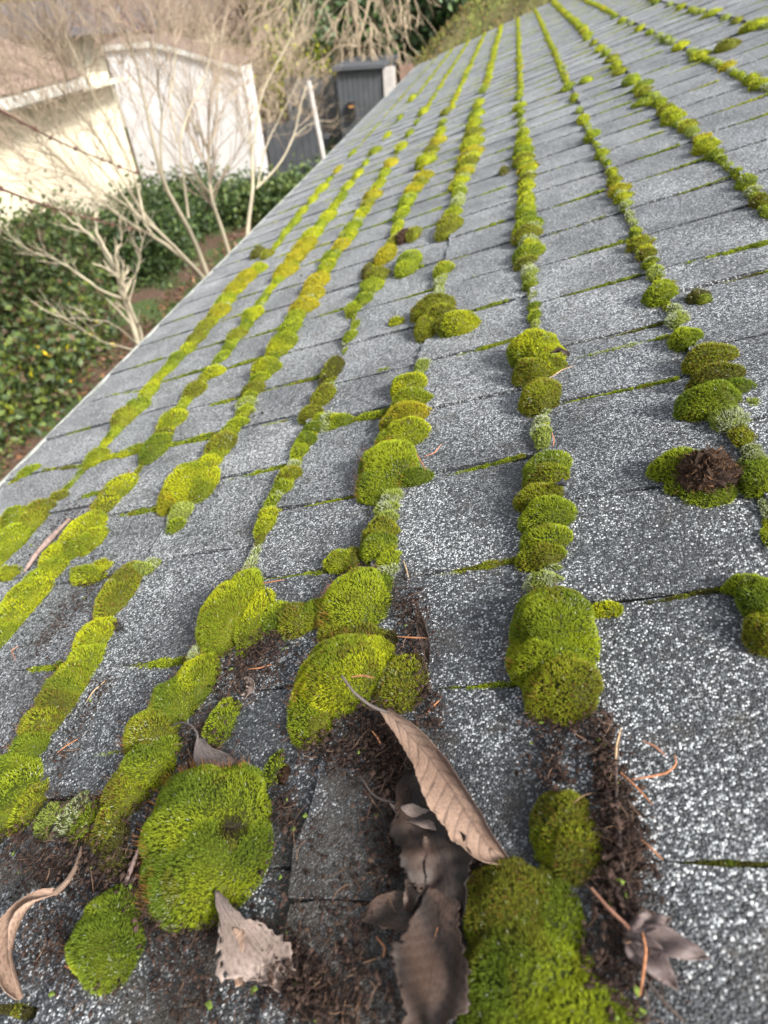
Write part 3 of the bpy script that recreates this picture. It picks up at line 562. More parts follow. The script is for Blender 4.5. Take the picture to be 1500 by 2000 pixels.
# the rows
ORD = ['first', 'second', 'third', 'fourth', 'fifth', 'sixth', 'seventh', 'eighth', 'ninth', 'tenth']
ROWS = {
0: [(250, 815, 28, 17, 'O'), (272, 795, 26, 15, 'G'), (295, 765, 18, 12, 'Y'), (315, 740, 15, 12, 'Y'), (335, 720, 15, 11, 'G'), (350, 700, 17, 10, 'G'), (370, 683, 18, 10, 'Y'), (385, 665, 19, 12, 'O'), (405, 640, 18, 13, 'O'), (430, 612, 22, 13, 'R'), (445, 588, 20, 12, 'Y'), (462, 566, 22, 13, 'R'), (485, 543, 22, 13, 'R'), (507, 527, 18, 10, 'Y'), (525, 498, 14, 8, 'O'), (545, 478, 9, 8, 'Y'), (560, 455, 10, 8, 'G'), (578, 435, 11, 8, 'G'), (592, 415, 11, 8, 'Y'), (612, 392, 10, 8, 'Y'), (630, 370, 12, 8, 'Y'), (645, 352, 8, 7, 'G'), (662, 332, 9, 7, 'R'), (690, 300, 8, 6, 'G'),
    (228, 848, 15, 11, 'G'), (212, 868, 12, 10, 'Y'), (195, 893, 24, 14, 'Y'), (178, 908, 12, 9, 'O'), (162, 925, 9, 10, 'G'), (148, 942, 8, 9, 'W'), (135, 957, 9, 9, 'G'), (120, 970, 24, 10, 'O')],
1: [(272, 925, 9, 11, 'O'), (285, 905, 7, 10, 'G'), (310, 875, 29, 20, 'G'), (322, 852, 24, 13, 'O'), (342, 822, 28, 16, 'Y'), (352, 805, 18, 9, 'G'), (366, 790, 15, 10, 'G'), (383, 765, 23, 14, 'O'), (400, 745, 12, 10, 'O'), (422, 728, 24, 10, 'Y'), (410, 732, 14, 9, 'G'), (435, 702, 15, 11, 'G'), (452, 680, 15, 11, 'G'), (466, 656, 22, 12, 'O'), (482, 640, 14, 10, 'G'), (498, 615, 22, 13, 'Y'), (515, 590, 12, 10, 'G'), (530, 568, 12, 9, 'Y'), (545, 550, 13, 9, 'G'), (562, 530, 24, 13, 'R'), (580, 505, 20, 12, 'R'), (597, 482, 24, 14, 'R'), (612, 460, 20, 12, 'Y'), (628, 442, 14, 10, 'G'), (642, 425, 17, 11, 'Y'), (655, 405, 11, 9, 'Y'), (668, 388, 12, 9, 'G'), (682, 365, 11, 8, 'Y'), (700, 342, 11, 8, 'Y'), (716, 320, 8, 7, 'G'), (734, 295, 14, 7, 'Y'), (758, 266, 9, 7, 'Y'), (782, 232, 7, 6, 'G'), (806, 192, 9, 6, 'Y')],
2: [(438, 870, 30, 20, 'O'), (430, 888, 22, 14, 'G'), (455, 845, 20, 11, 'G'), (470, 828, 24, 11, 'G'), (482, 806, 21, 10, 'G'), (484, 790, 22, 10, 'W'), (500, 762, 26, 12, 'O'), (492, 775, 18, 10, 'G'), (524, 720, 31, 17, 'Y'), (512, 742, 22, 11, 'G'), (555, 675, 31, 20, 'Y'), (540, 697, 20, 9, 'G'), (572, 640, 23, 14, 'G'), (580, 622, 22, 12, 'G'), (597, 600, 30, 15, 'R'), (612, 578, 26, 13, 'R'), (622, 552, 24, 15, 'R'), (640, 525, 18, 12, 'Y'), (648, 505, 18, 11, 'G'), (668, 482, 19, 12, 'R'), (682, 462, 18, 11, 'Y'), (692, 445, 18, 10, 'G'), (708, 420, 15, 10, 'Y'), (718, 402, 14, 9, 'O'), (730, 384, 18, 10, 'R'), (742, 362, 12, 9, 'Y'), (752, 342, 11, 9, 'G'), (765, 320, 15, 9, 'R'), (785, 288, 12, 8, 'Y'), (801, 261, 9, 7, 'G'), (828, 218, 11, 7, 'Y'), (815, 240, 7, 6, 'G')],
3: [(495, 1108, 15, 14, 'W'), (505, 1085, 12, 12, 'W'), (513, 1060, 11, 12, 'O'), (522, 1030, 20, 16, 'Y'), (530, 1008, 20, 14, 'Y'), (538, 985, 18, 12, 'G'), (555, 958, 24, 14, 'G'), (548, 972, 16, 9, 'W'), (570, 930, 26, 15, 'O'), (577, 912, 15, 9, 'W'), (590, 882, 18, 14, 'G'), (602, 862, 22, 14, 'G'), (618, 838, 24, 12, 'G'), (672, 822, 23, 11, 'G'), (612, 810, 25, 13, 'O'), (636, 775, 25, 16, 'O'), (628, 792, 18, 9, 'O'), (653, 728, 21, 20, 'D'), (655, 716, 18, 8, 'R'), (676, 690, 6, 8, 'G'), (687, 662, 14, 11, 'G'), (697, 640, 10, 9, 'G'), (694, 605, 18, 12, 'G'), (712, 588, 20, 12, 'G'), (727, 563, 24, 13, 'G'), (738, 540, 26, 13, 'O'), (722, 530, 12, 14, 'D'), (757, 500, 22, 16, 'R'), (768, 478, 14, 13, 'O'), (778, 448, 12, 11, 'Y'), (785, 421, 15, 11, 'G'), (797, 395, 17, 12, 'G'), (808, 373, 18, 11, 'R'), (828, 347, 20, 10, 'R'), (822, 360, 16, 8, 'O'), (833, 315, 20, 11, 'Y'), (843, 297, 16, 10, 'O'), (855, 277, 17, 9, 'R'), (862, 258, 11, 8, 'Y'), (866, 240, 9, 7, 'G'), (871, 219, 11, 6, 'O')],
4: [(828, 718, 15, 13, 'W'), (818, 738, 13, 10, 'W'), (768, 975, 22, 14, 'W'), (760, 998, 22, 14, 'W'), (756, 1020, 24, 14, 'W'), (762, 1120, 22, 12, 'W'), (860, 575, 12, 10, 'W'), (862, 552, 14, 10, 'W'), (868, 528, 20, 13, 'Y'), (872, 455, 20, 12, 'O'), (882, 440, 25, 16, 'O'), (884, 420, 20, 10, 'Y'), (897, 395, 14, 11, 'W'), (899, 378, 15, 9, 'G'), (898, 360, 22, 8, 'Y'), (908, 341, 19, 10, 'R'), (914, 320, 22, 10, 'O'), (922, 300, 24, 11, 'R'), (924, 280, 22, 10, 'Y'), (925, 262, 20, 10, 'O'), (928, 242, 16, 9, 'Y'), (931, 224, 16, 9, 'G'), (936, 203, 11, 8, 'Y'), (945, 176, 9, 8, 'G')],
5: [(1063, 1140, 36, 18, 'W'), (1085, 1118, 20, 10, 'W'), (1062, 868, 14, 14, 'W'), (1058, 848, 18, 14, 'W'), (1060, 828, 16, 11, 'W'), (1065, 808, 12, 8, 'W'), (1048, 638, 9, 10, 'W'), (1046, 620, 12, 9, 'G'), (1044, 602, 12, 8, 'G'), (1043, 583, 9, 9, 'W'), (1036, 560, 16, 8, 'G'), (1036, 535, 16, 12, 'W'), (1030, 515, 22, 10, 'O'), (1034, 495, 29, 15, 'G'), (1032, 460, 28, 15, 'O'), (1034, 440, 29, 13, 'G'), (1029, 414, 19, 12, 'G'), (1029, 392, 17, 10, 'Y'), (1030, 370, 17, 9, 'Y'), (1030, 350, 18, 8, 'O'), (1034, 330, 20, 7, 'R'), (1024, 314, 21, 10, 'O'), (1022, 298, 19, 11, 'G'), (1023, 280, 15, 9, 'Y'), (1022, 262, 12, 9, 'Y'), (1020, 240, 9, 9, 'W'), (1018, 222, 9, 7, 'G'), (1016, 208, 15, 6, 'Y'), (1014, 190, 8, 6, 'G')],
6: [(1497, 1000, 9, 26, 'W'), (1497, 1055, 8, 18, 'G'), (1468, 880, 18, 10, 'W'), (1325, 628, 18, 14, 'W'), (1316, 608, 12, 10, 'W'), (1290, 575, 30, 20, 'G'), (1300, 560, 20, 10, 'Y'), (1282, 532, 16, 10, 'W'), (1273, 515, 16, 9, 'G'), (1266, 498, 18, 11, 'O'), (1250, 477, 24, 13, 'O'), (1244, 458, 13, 9, 'G'), (1238, 440, 8, 8, 'W'), (1231, 422, 9, 8, 'W'), (1225, 404, 13, 9, 'W'), (1218, 388, 18, 9, 'Y'), (1211, 372, 21, 10, 'R'), (1202, 355, 14, 8, 'O'), (1196, 338, 10, 8, 'Y'), (1188, 322, 8, 8, 'G'), (1176, 303, 13, 8, 'Y'), (1168, 287, 6, 6, 'W'), (1158, 266, 14, 9, 'G'), (1150, 250, 7, 6, 'W'), (1140, 234, 11, 8, 'Y'), (1132, 216, 7, 6, 'W'), (1122, 192, 8, 6, 'Y'), (1109, 171, 13, 6, 'G')],
7: [(1495, 418, 10, 12, 'G'), (1490, 392, 20, 13, 'O'), (1472, 375, 14, 9, 'W'), (1458, 357, 18, 12, 'G'), (1440, 338, 10, 8, 'G'), (1424, 326, 9, 7, 'W'), (1412, 314, 10, 8, 'G'), (1399, 303, 15, 8, 'G'), (1380, 286, 24, 13, 'Y'), (1372, 272, 16, 8, 'R'), (1354, 260, 12, 9, 'W'), (1343, 248, 16, 9, 'O'), (1316, 230, 21, 12, 'Y'), (1304, 214, 17, 9, 'O'), (1290, 200, 12, 8, 'G'), (1280, 188, 10, 7, 'W'), (1258, 180, 16, 8, 'O'), (1252, 202, 17, 6, 'G'), (1255, 168, 18, 8, 'G'), (1233, 158, 16, 9, 'G'), (1212, 140, 15, 6, 'O'), (1204, 128, 12, 7, 'Y'), (1196, 115, 13, 7, 'O'), (1184, 104, 10, 6, 'G'), (1173, 95, 11, 6, 'Y'), (1160, 84, 8, 5, 'O'), (1148, 75, 9, 5, 'G')],
8: [(1484, 166, 17, 9, 'Y'), (1500, 172, 10, 8, 'W'), (1466, 156, 14, 8, 'Y'), (1446, 148, 9, 6, 'G'), (1432, 140, 8, 6, 'W'), (1420, 132, 14, 7, 'R'), (1402, 124, 8, 6, 'W'), (1390, 120, 8, 6, 'G'), (1369, 109, 19, 8, 'Y'), (1352, 101, 9, 6, 'W'), (1329, 91, 16, 7, 'Y'), (1312, 83, 9, 5, 'W'), (1301, 77, 11, 6, 'G'), (1287, 70, 8, 5, 'W'), (1270, 64, 8, 5, 'G'), (1250, 55, 11, 5, 'Y'), (1232, 47, 7, 4, 'W'), (1216, 41, 11, 5, 'Y'), (1200, 33, 7, 4, 'G')],
9: [(1473, 50, 26, 9, 'Y'), (1500, 50, 10, 6, 'W'), (1440, 40, 12, 6, 'O'), (1418, 35, 10, 5, 'W'), (1390, 27, 19, 6, 'Y'), (1368, 23, 9, 5, 'W'), (1352, 20, 10, 5, 'G'), (1330, 14, 10, 5, 'Y'), (1308, 9, 7, 4, 'W'), (1280, 5, 8, 4, 'G')],
}
WID = [.007, .010, .011, .012, .014, .009, .008, .013, .009, .010]
for k in range(10):
    root = empty('moss_row', label='knobbly moss ridge along the %s shingle course line counted from the roof edge at left' % ORD[k], cat='moss', group='moss ridges along the shingle courses')
    root.matrix_world = ROOFM
    umax = 0
    for i, l in enumerate(ROWS[k]):
        seed[0] += 1; L = list(lobe(*l, .85)); L[3] *= 1.02; L[4] *= 1.15; umax = max(umax, L[1])
        rng = np.random.default_rng(seed[0])
        link('moss_cushion', moss_mesh([L], rng, .25 if l[4] == 'R' and L[7] < 1.2 else 0), root)
    # a narrow continuous growth fills the line between the knobs
    cs = sorted([lobe(*l)[:8] for l in ROWS[k]], key=lambda c: c[1]); fill = []; rng = np.random.default_rng(700 + k)
    for c0, c1 in zip(cs[:-1], cs[1:]):
        r_ = min(c0[3], c1[3]) * .80; D_ = math.hypot(c1[0] - c0[0], c1[1] - c0[1])
        if D_ > .10: continue
        for q in range(1, max(2, int(D_ / (r_ * 1.3)) + 1)):
            f_ = q / max(2, int(D_ / (r_ * 1.3)) + 1); fill.append((c0[0] + (c1[0] - c0[0]) * f_ + rng.normal(0, r_ * .15), c0[1] + (c1[1] - c0[1]) * f_, .001, r_ * rng.uniform(.8, 1.15), r_, r_ * rng.uniform(.6, .9), rng.choice(['G', 'W', 'Y', 'Y']), c0[7]))
    if fill: link('moss_strand', moss_mesh(fill, rng, 0, .8), root)['kind'] = 'stuff'
    # towards the far end the knobs shrink to a strand
    strand = []; u = umax; rng = np.random.default_rng(900 + k); nlast = 0
    while u < 5.95:
        r_ = WID[k] * rng.uniform(.55, 1.15) * (1 if u < 3 else 1.1); u += r_ * rng.uniform(.9, 2.0)
        L = (ROWV[k] + rng.normal(0, .004) - .002, u, .001, r_, r_ * rng.uniform(.8, 1.4), r_ * rng.uniform(.7, 1.0), random.choice('YYGYGR'), max(.5, u))
        if rng.random() < (.45 if k == 0 else .2) and k < 3: continue
        strand.append(L)
    for q in range(0, len(strand), 400): 
        o = link('moss_strand', moss_mesh(strand[q:q + 400], rng, 0, .6), root); o['kind'] = 'stuff'
# thin moss that underlies every row in view
seams = MB()
# ------------------------------------------------------------------ moss lines in the joints
JL = [  # (polyline ends, half width px, palette, label)
 (870, 932, 1022, 888, 6, 'G', 'thin moss line tapering right from the large moss ball of the fifth row'),
 (782, 1137, 900, 1118, 5, 'W', 'frosted moss thread starting at the hair-fringed dome'),
 (890, 1115, 1012, 1090, 9, 'O', 'dark moss strip running into the sixth row beside the drum-shaped cushion'),
 (850, 1352, 1000, 1334, 7, 'G', 'short moss strip left of the sixth row cushion foot, over the pale leaf'),
 (838, 716, 1005, 660, 6, 'G', 'straight moss thread running into the big yellow dome from the left'),
 (1230, 1188, 1415, 1146, 6, 'D', 'thin dark moss line leading to the tall bank at the right edge'),
 (1100, 790, 1322, 738, 4, 'G', 'thin moss line right of the round olive ball'),
 (1112, 706, 1312, 655, 7, 'W', 'pale frosted moss line from the big yellow dome to the seventh row'),
 (1122, 682, 1310, 626, 4, 'D', 'faint dark moss thread just above the pale frosted line'),
 (662, 756, 762, 718, 7, 'G', 'green moss strip right of the orange-topped knob in the fourth row'),
 (650, 828, 770, 800, 11, 'G', 'thick moss strip joining the fourth and fifth rows'),
 (556, 1002, 690, 968, 5, 'G', 'thin moss line across, left of the large moss ball'),
 (510, 1136, 640, 1114, 6, 'G', 'moss thread left of the small yellow joint cushion'),
 (436, 942, 566, 905, 6, 'G', 'moss line right of the large yellow-brown hump'),
 (476, 842, 562, 820, 7, 'G', 'short moss strip right of the third row above the yellow-brown hump'),
 (516, 766, 640, 730, 5, 'G', 'moss thread between third row and the orange-topped knob'),
 (232, 1010, 318, 990, 9, 'G', 'thick short moss strip between the oval hump and the yellow-brown hump'),
 (330, 872, 416, 848, 9, 'G', 'moss strip linking the second and third rows'),
 (385, 803, 472, 775, 6, 'G', 'thin moss strip above the one linking second and third rows'),
 (205, 1313, 385, 1284, 9, 'G', 'broken moss line right of the long moss bar'),
 (108, 1490, 240, 1468, 5, 'W', 'faint pale moss thread under the long moss bar'),
 (205, 898, 285, 870, 11, 'Y', 'yellow moss strip linking the first and second rows'),
 (60, 1308, 125, 1300, 8, 'G', 'tiny moss strip at the left of the long moss bar'),
 (1312, 528, 1500, 474, 8, 'G', 'bright moss line running to the right edge in the upper right'),
 (1385, 564, 1500, 530, 4, 'D', 'dark thread of moss under the bright line at right'),
 (1330, 1693, 1500, 1678, 8, 'D', 'blurred moss line at the lower right of the twig dirt'),
 (75, 919, 165, 908, 5, 'D', 'dark moss thread running in from the gutter edge'),
 (200, 776, 292, 760, 4, 'G', 'thin moss thread near the gutter edge above the first'),
 (325, 1110, 372, 1100, 6, 'Y', 'short yellow moss dash right of the egg-shaped cushion'),
 (168, 968, 208, 958, 8, 'G', 'small moss dash left of the oval hump'),
 (-20, 1962, 60, 1974, 9, 'D', 'blurred dark moss line near the bottom left corner'),
 (20, 945, 75, 910, 12, 'G', 'moss tufts clinging to the metal drip edge'),
]
for (x0, y0, x1, y1, h, pal, lab) in JL:
    seed[0] += 1; rng = np.random.default_rng(seed[0]); lo = []
    n = int(math.hypot(x1 - x0, y1 - y0) / (h * 1.25)) + 1; env = rng.uniform(.35, 1, n + 1)
    env = np.convolve(env, [.3, .4, .3], 'same')
    A = onroof(x0, y0); Bq = onroof(x1, y1)
    for i in range(n + 1):
        s = i / n; x, y = x0 + (x1 - x0) * s, y0 + (y1 - y0) * s
        if rng.random() < .10 and h < 9: continue
        v, u, t = onroof(x, y + h * .4); px = t / FPX; e = h * px * env[i] * 1.4
        lo.append((v, u + rng.normal(0, e * .15), -.001, e * 1.5, e * .95, max(e * .95, .0025), pal if rng.random() < .75 else random.choice('GGO'), t))
    o = place_mesh('moss_line', moss_mesh(lo, rng, 0, 1.0)); tag(o, lab, 'moss', 'thin moss lines in the joints between shingles')
# faint growth in the remaining joints, farther up the roof
rng = np.random.default_rng(5); far = []; near_known = [(k, (onroof(a, b)[1] + onroof(x, y)[1]) / 2) for k, L in JM.items() for a, b, x, y in L]
for (k, a, b) in cells:
    if k > 12 or a < .5 or any(k == kk and abs(a - uu) < .03 for kk, uu in near_known): continue
    pr = .72
    if rng.random() > pr: continue
    v0 = BUTT[k]; v1 = min(BUTT[k + 1], v0 + .14); s0 = rng.uniform(0, .4); s1 = rng.uniform(s0 + .3, 1.0); r_ = rng.uniform(.0011, .0027); v = v0 + (v1 - v0) * s0
    pal = random.choice('GGGY')
    while v < v0 + (v1 - v0) * s1:
        far.append((v, a + rng.normal(0, .0008), .001, r_ * 1.6, r_, r_ * rng.uniform(.9, 1.5), pal, max(.6, a))); v += r_ * rng.uniform(1.6, 3.0)
fo = place_mesh('joint_moss', moss_mesh(far, rng, 0, .28)); tag(fo, 'faint moss growing in the farther joints between shingles', 'moss', None, 'stuff')
print('moss tris', NTRI[0])

# ------------------------------------------------------------------ mossy roof end beyond the last course
m = MB(); rng = np.random.default_rng(77); nu, nv = 34, 90
gv = np.linspace(-.90, VTOP, nv); gu = np.linspace(6.0, 8.4, nu); G = []; GCc = []
for v in gv:
    top = .05 + .24 * (1 - math.exp(-max(0, v + .86) * 2.6))
    for u in gu:
        s = (u - 6.0) / 2.4; h = top * math.sin(min(1, s * 2.2) * math.pi / 2) - max(0, s - .5) * .5
        G.append((v, u, h - .02))
G = np.array(G); G[:, 2] += .022 * wavenoise(G, .09, rng) + .010 * wavenoise(G, .03, rng)
mm_ = np.clip(.5 + wavenoise(G, .12, rng) + rng.normal(0, .25, len(G)), 0, 1)[:, None]
GCc = np.array([.12, .135, .035]) * mm_ + np.array([.11, .095, .045]) * (1 - mm_)
Q = [(i * nu + j, (i + 1) * nu + j, (i + 1) * nu + j + 1, i * nu + j + 1) for i in range(nv - 1) for j in range(nu - 1)]
m.add(G, Q=Q, c=GCc)
idx = rng.integers(0, len(G), 16000); P = G[idx] + rng.normal(0, .025, (16000, 3)) * (1, 1, .3); e = P + rng.normal(0, .012, P.shape) + (0, 0, .022); s_ = rng.normal(0, .005, P.shape)
cc = np.array([.17, .18, .045]) * rng.uniform(.4, 1.2, (16000, 1)); br = rng.random(16000) < .35; cc[br] = np.array([.20, .14, .06]) * rng.uniform(.5, 1.2, (br.sum(), 1))
m.add(np.stack([P - s_, P + s_, e], 1).reshape(-1, 3), T=np.arange(48000).reshape(-1, 3), c=np.repeat(cc, 3, 0))
o = link('mossy_roof_end', m.mesh('mossy_roof_end', M_LITTER), None, ROOFM); tag(o, 'hump of far roof end wholly overgrown with dull olive moss', 'roof')

# ------------------------------------------------------------------ dry leaves, sticks, needles
def rw(x, y, n=0.0):
    v, u, t = onroof(x, y, n); return np.array([v, u, n])
def smooth_poly(P, n):
    P = np.asarray(P, float); d = np.r_[0, np.cumsum(np.linalg.norm(np.diff(P[:, :2], axis=0), axis=1))]; s = np.linspace(0, d[-1], n)
    out = np.stack([np.interp(s, d, P[:, i]) for i in range(P.shape[1])], 1)
    for _ in range(max(2, n // 8)): out[1:-1] = (out[:-2] + 2 * out[1:-1] + out[2:]) / 4
    return out
def blade(pts, cols, curl=.5, rng=None, veins=True, edge=.06, nseg=36, nw=14, ragged=0):
    """a leaf blade from midrib points (x, y, height, left half width, right half width) in photograph measure"""
    S = smooth_poly(pts, nseg); C = np.array([rw(a[0], a[1], a[2]) for a in S]); px = np.array([onroof(a[0], a[1], a[2])[2] / FPX for a in S])
    T = np.gradient(C, axis=0); T /= np.linalg.norm(T, axis=1, keepdims=True); up = np.array([0, 0, 1.])
    side = np.cross(T, up); side /= np.linalg.norm(side, axis=1, keepdims=True); nrm = np.cross(side, T)
    ew = [np.convolve(rng.normal(0, edge * 2.2, nseg + 6), np.ones(7) / 7, 'valid') for _ in (0, 1)]
    ws = np.linspace(-1, 1, 2 * nw + 1); V = []; K = []; c1, c2, c3 = [np.array(c) for c in cols]
    for i in range(nseg):
        for w in ws:
            half = (S[i, 4] if w > 0 else S[i, 3]) * px[i]
            a = abs(w) * curl * 2.2; rr = half
            xx = (math.sin(a) / a if a > 1e-3 else 1) * abs(w) * rr * (1 + ew[int(w > 0)][i] * abs(w) ** 3 + rng.normal(0, edge * .12) * (abs(w) > .93)); zz = (1 - math.cos(a)) / max(a, 1e-3) * abs(w) * rr
            vein = .5 + .5 * math.cos(6.283 * (i / nseg * 13 - abs(w) * 1.7))
            zz += -.00025 * vein ** 6 + .0011 * math.sin(i / nseg * 12 + w * 2.2)
            P = C[i] + side[i] * math.copysign(xx, w) + nrm[i] * zz
            V.append(P); m_ = .5 + .5 * math.sin(i / nseg * 8 + w * 1.7 + 1.3 * math.sin(i / nseg * 5)); c = c1 * m_ + c2 * (1 - m_)
            if veins and (vein > .955 or abs(w) < .06): c = c * .35 + c3 * .65
            c = c * rng.uniform(.86, 1.12); K.append(c)
    n2 = len(ws); Q = []
    for i in range(nseg - 1):
        for j in range(n2 - 1):
            if ragged and (j < 2 or j > n2 - 4) and rng.random() < ragged: continue
            Q.append((i * n2 + j, (i + 1) * n2 + j, (i + 1) * n2 + j + 1, i * n2 + j + 1))
    V = np.array(V); V[:, 2] = np.maximum(V[:, 2], .0052)
    return V, np.array(Q), np.array(K)
def leaf_thing(label, parts, cat='leaf', name='dry_leaf', group='dead leaves lying on the roof'):
    root = empty(name, label=label, cat=cat, group=group); root.matrix_world = ROOFM
    for nm, m in parts:
        o = m.build(nm, M_LEAFD, root, smooth=True)
        if nm in ('blade', 'lobe'):
            so_ = o.modifiers.new('thickness', 'SOLIDIFY'); so_.thickness = .0003
    return root
rng = np.random.default_rng(3)
PALE = ((.38, .26, .19), (.28, .185, .135), (.09, .055, .045)); DARK = ((.10, .062, .045), (.05, .036, .030), (.02, .013, .010)); GREY = ((.33, .26, .225), (.25, .19, .16), (.10, .07, .06))
def stemtube(pts, r0, r1, col, n=16):
    S = smooth_poly(pts, n); m = MB(); m.tube([rw(*a[:3]) for a in S], np.linspace(r0, r1, n), 6, c=col); return m
V, Q, K = blade([(752, 1388, .016, 10, 12), (790, 1425, .018, 22, 26), (840, 1480, .018, 30, 46), (885, 1545, .016, 32, 62), (925, 1610, .013, 30, 62), (960, 1660, .010, 22, 42), (1000, 1690, .006, 3, 4)], PALE, .62, rng, nseg=110, nw=14)
# darker far edge where the leaf has gone grey
K[:, :] = np.where(((np.arange(len(K)) % 29) < 7)[:, None] & ((np.arange(len(K)) // 29) > 36)[:, None], K * .42 + np.array([.02, .015, .02]), K)
leaf_thing('large pale tan leaf, curled lengthwise, its stem resting on the yellow-green moss dome', [('blade', MB().add(V, Q=Q, c=K)), ('stem', stemtube([(668, 1320, .036), (690, 1352, .030), (722, 1378, .022), (755, 1392, .017)], .0008, .0011, (.12, .10, .09)))])
def crumple(V, K, amp=.0024):
    V[:, 2] += amp * np.abs(wavenoise(V, .008, rng)) + amp * .5 * wavenoise(V, .0035, rng) + .0004
    V[:, 2] = np.maximum(V[:, 2], .0055); V[:, :2] += np.stack([wavenoise(V, .006, rng), wavenoise(V, .006, rng)], 1) * .0008
    wn_ = np.clip(.5 + wavenoise(V, .006, rng), 0, 1)[:, None]
    return V, K * (.25 + .65 * wn_) + np.array([.05, .024, .012]) * (np.clip(wavenoise(V, .011, rng), 0, 1)[:, None])
wet = []
for pts, rg in (([(805, 1475, .006, 12, 12), (812, 1535, .009, 22, 32), (832, 1600, .011, 26, 60), (858, 1655, .012, 40, 76), (878, 1710, .012, 54, 60), (884, 1765, .010, 36, 44), (870, 1800, .008, 8, 10)], .12),
                ([(862, 1740, .010, 14, 20), (862, 1790, .012, 40, 42), (856, 1850, .013, 58, 58), (846, 1910, .012, 62, 56), (834, 1970, .010, 58, 46), (822, 2050, .008, 44, 34)], .05),
                ([(838, 1640, .013, 6, 6), (820, 1690, .014, 22, 16), (806, 1740, .012, 24, 16), (800, 1780, .008, 6, 4)], .15)):
    V, Q, K = blade(pts, DARK, .26, rng, edge=.16, nseg=50, nw=15, ragged=rg); V, K = crumple(V, K); wet.append(('blade', MB().add(V, Q=Q, c=K)))
leaf_thing('crumpled dark brown wet leaf mass running down to the bottom edge', wet + [('stem', stemtube([(710, 1525, .012), (728, 1558, .010), (770, 1568, .010), (830, 1580, .012), (890, 1608, .012)], .0006, .0010, (.07, .055, .05)))])
V, Q, K = blade([(705, 1795, .006, 4, 4), (740, 1775, .008, 20, 24), (785, 1790, .009, 34, 34), (830, 1770, .008, 16, 16)], DARK, .4, rng, edge=.25, nseg=24)
leaf_thing('small crumpled dark leaf piece left of the wet leaf mass', [('blade', MB().add(V, Q=Q, c=K))])
V, Q, K = blade([(765, 1570, .010, 3, 3), (790, 1590, .012, 14, 12), (840, 1605, .012, 22, 16), (890, 1612, .010, 8, 8)], GREY, .5, rng, edge=.2, nseg=24)
leaf_thing('small ragged leaf flap between the pale curled leaf and the wet leaf mass', [('blade', MB().add(V, Q=Q, c=K))])
V, Q, K = blade([(112, 1742, .010, 6, 6), (80, 1752, .012, 18, 18), (48, 1778, .014, 26, 26), (22, 1820, .014, 30, 28), (16, 1870, .012, 26, 28), (30, 1920, .010, 20, 24), (42, 1950, .006, 5, 5)], PALE, .95, rng, nseg=36)
leaf_thing('twisted tan leaf at the lower left edge with its stem pointing up right', [('blade', MB().add(V, Q=Q, c=K)), ('stem', stemtube([(160, 1655, .008), (150, 1690, .010), (132, 1722, .012), (108, 1744, .011)], .0011, .0020, (.22, .15, .11)))])
# torn triangular leaf
V, Q, K = blade([(425, 1740, .016, 2, 2), (440, 1775, .018, 10, 14), (462, 1810, .018, 20, 30), (490, 1845, .014, 34, 46), (525, 1880, .009, 48, 46), (560, 1925, .006, 26, 18)], GREY, .30, rng, edge=.22, nseg=30, ragged=.25)
V2, Q2, K2 = blade([(468, 1815, .017, 12, 10), (458, 1850, .013, 18, 12), (455, 1885, .010, 16, 10), (468, 1925, .008, 7, 5)], PALE, .3, rng, edge=.3, nseg=18, ragged=.3)
leaf_thing('torn triangular grey-tan leaf standing up below the largest round cushion', [('blade', MB().add(V, Q=Q, c=K)), ('blade', MB().add(V2, Q=Q2, c=K2))])
# lobed leaf lower right
parts = []
for (tx, ty, w, h1) in ((1322, 1932, 24, .006), (1385, 1872, 22, .007), (1312, 1795, 16, .009), (1258, 1900, 17, .008), (1275, 1835, 22, .010)):
    cx, cy = 1228, 1812; mx, my = (cx + tx) / 2, (cy + ty) / 2
    V, Q, K = blade([(cx, cy, .010, 7, 7), (mx, my, .012, w, w), (cx + (tx - cx) * .78, cy + (ty - cy) * .78, .010, w * .55, w * .55), (tx, ty, h1, 1, 1)], ((.17, .125, .115), (.12, .09, .085), (.08, .055, .05)), .25, rng, nseg=18, nw=6)
    parts.append(('lobe', MB().add(V, Q=Q, c=K)))
parts.append(('stem', stemtube([(1155, 1735, .014), (1185, 1770, .014), (1230, 1814, .012)], .0007, .0008, (.30, .15, .10))))
leaf_thing('brown lobed maple-like leaf lying blurred at the lower right', parts)
V, Q, K = blade([(390, 1440, .012, 4, 4), (395, 1470, .012, 16, 18), (420, 1490, .010, 26, 30), (465, 1505, .008, 10, 14)], ((.20, .165, .15), (.11, .09, .085), (.05, .04, .04)), .4, rng, edge=.2, nseg=20)
leaf_thing('grey leaf sticking up behind the largest round cushion, with a curly stem', [('blade', MB().add(V, Q=Q, c=K)), ('stem', stemtube([(335, 1418, .012), (352, 1410, .016), (372, 1414, .017), (386, 1432, .015), (386, 1450, .012)], .0006, .0009, (.10, .085, .08)))])
V, Q, K = blade([(480, 1320, .006, 3, 3), (492, 1340, .007, 12, 10), (478, 1362, .006, 8, 8)], GREY, .3, rng, edge=.2, nseg=14, nw=6)
leaf_thing('little grey leaf scrap right of the broad ragged moss', [('blade', MB().add(V, Q=Q, c=K))])
V, Q, K = blade([(628, 1160, .012, 2, 2), (648, 1148, .014, 10, 10), (680, 1136, .012, 3, 3)], ((.34, .20, .15), (.28, .16, .12), (.1, .06, .05)), .4, rng, nseg=14, nw=6)
leaf_thing('small pinkish leaf scrap left of the hair-fringed dome', [('blade', MB().add(V, Q=Q, c=K))])
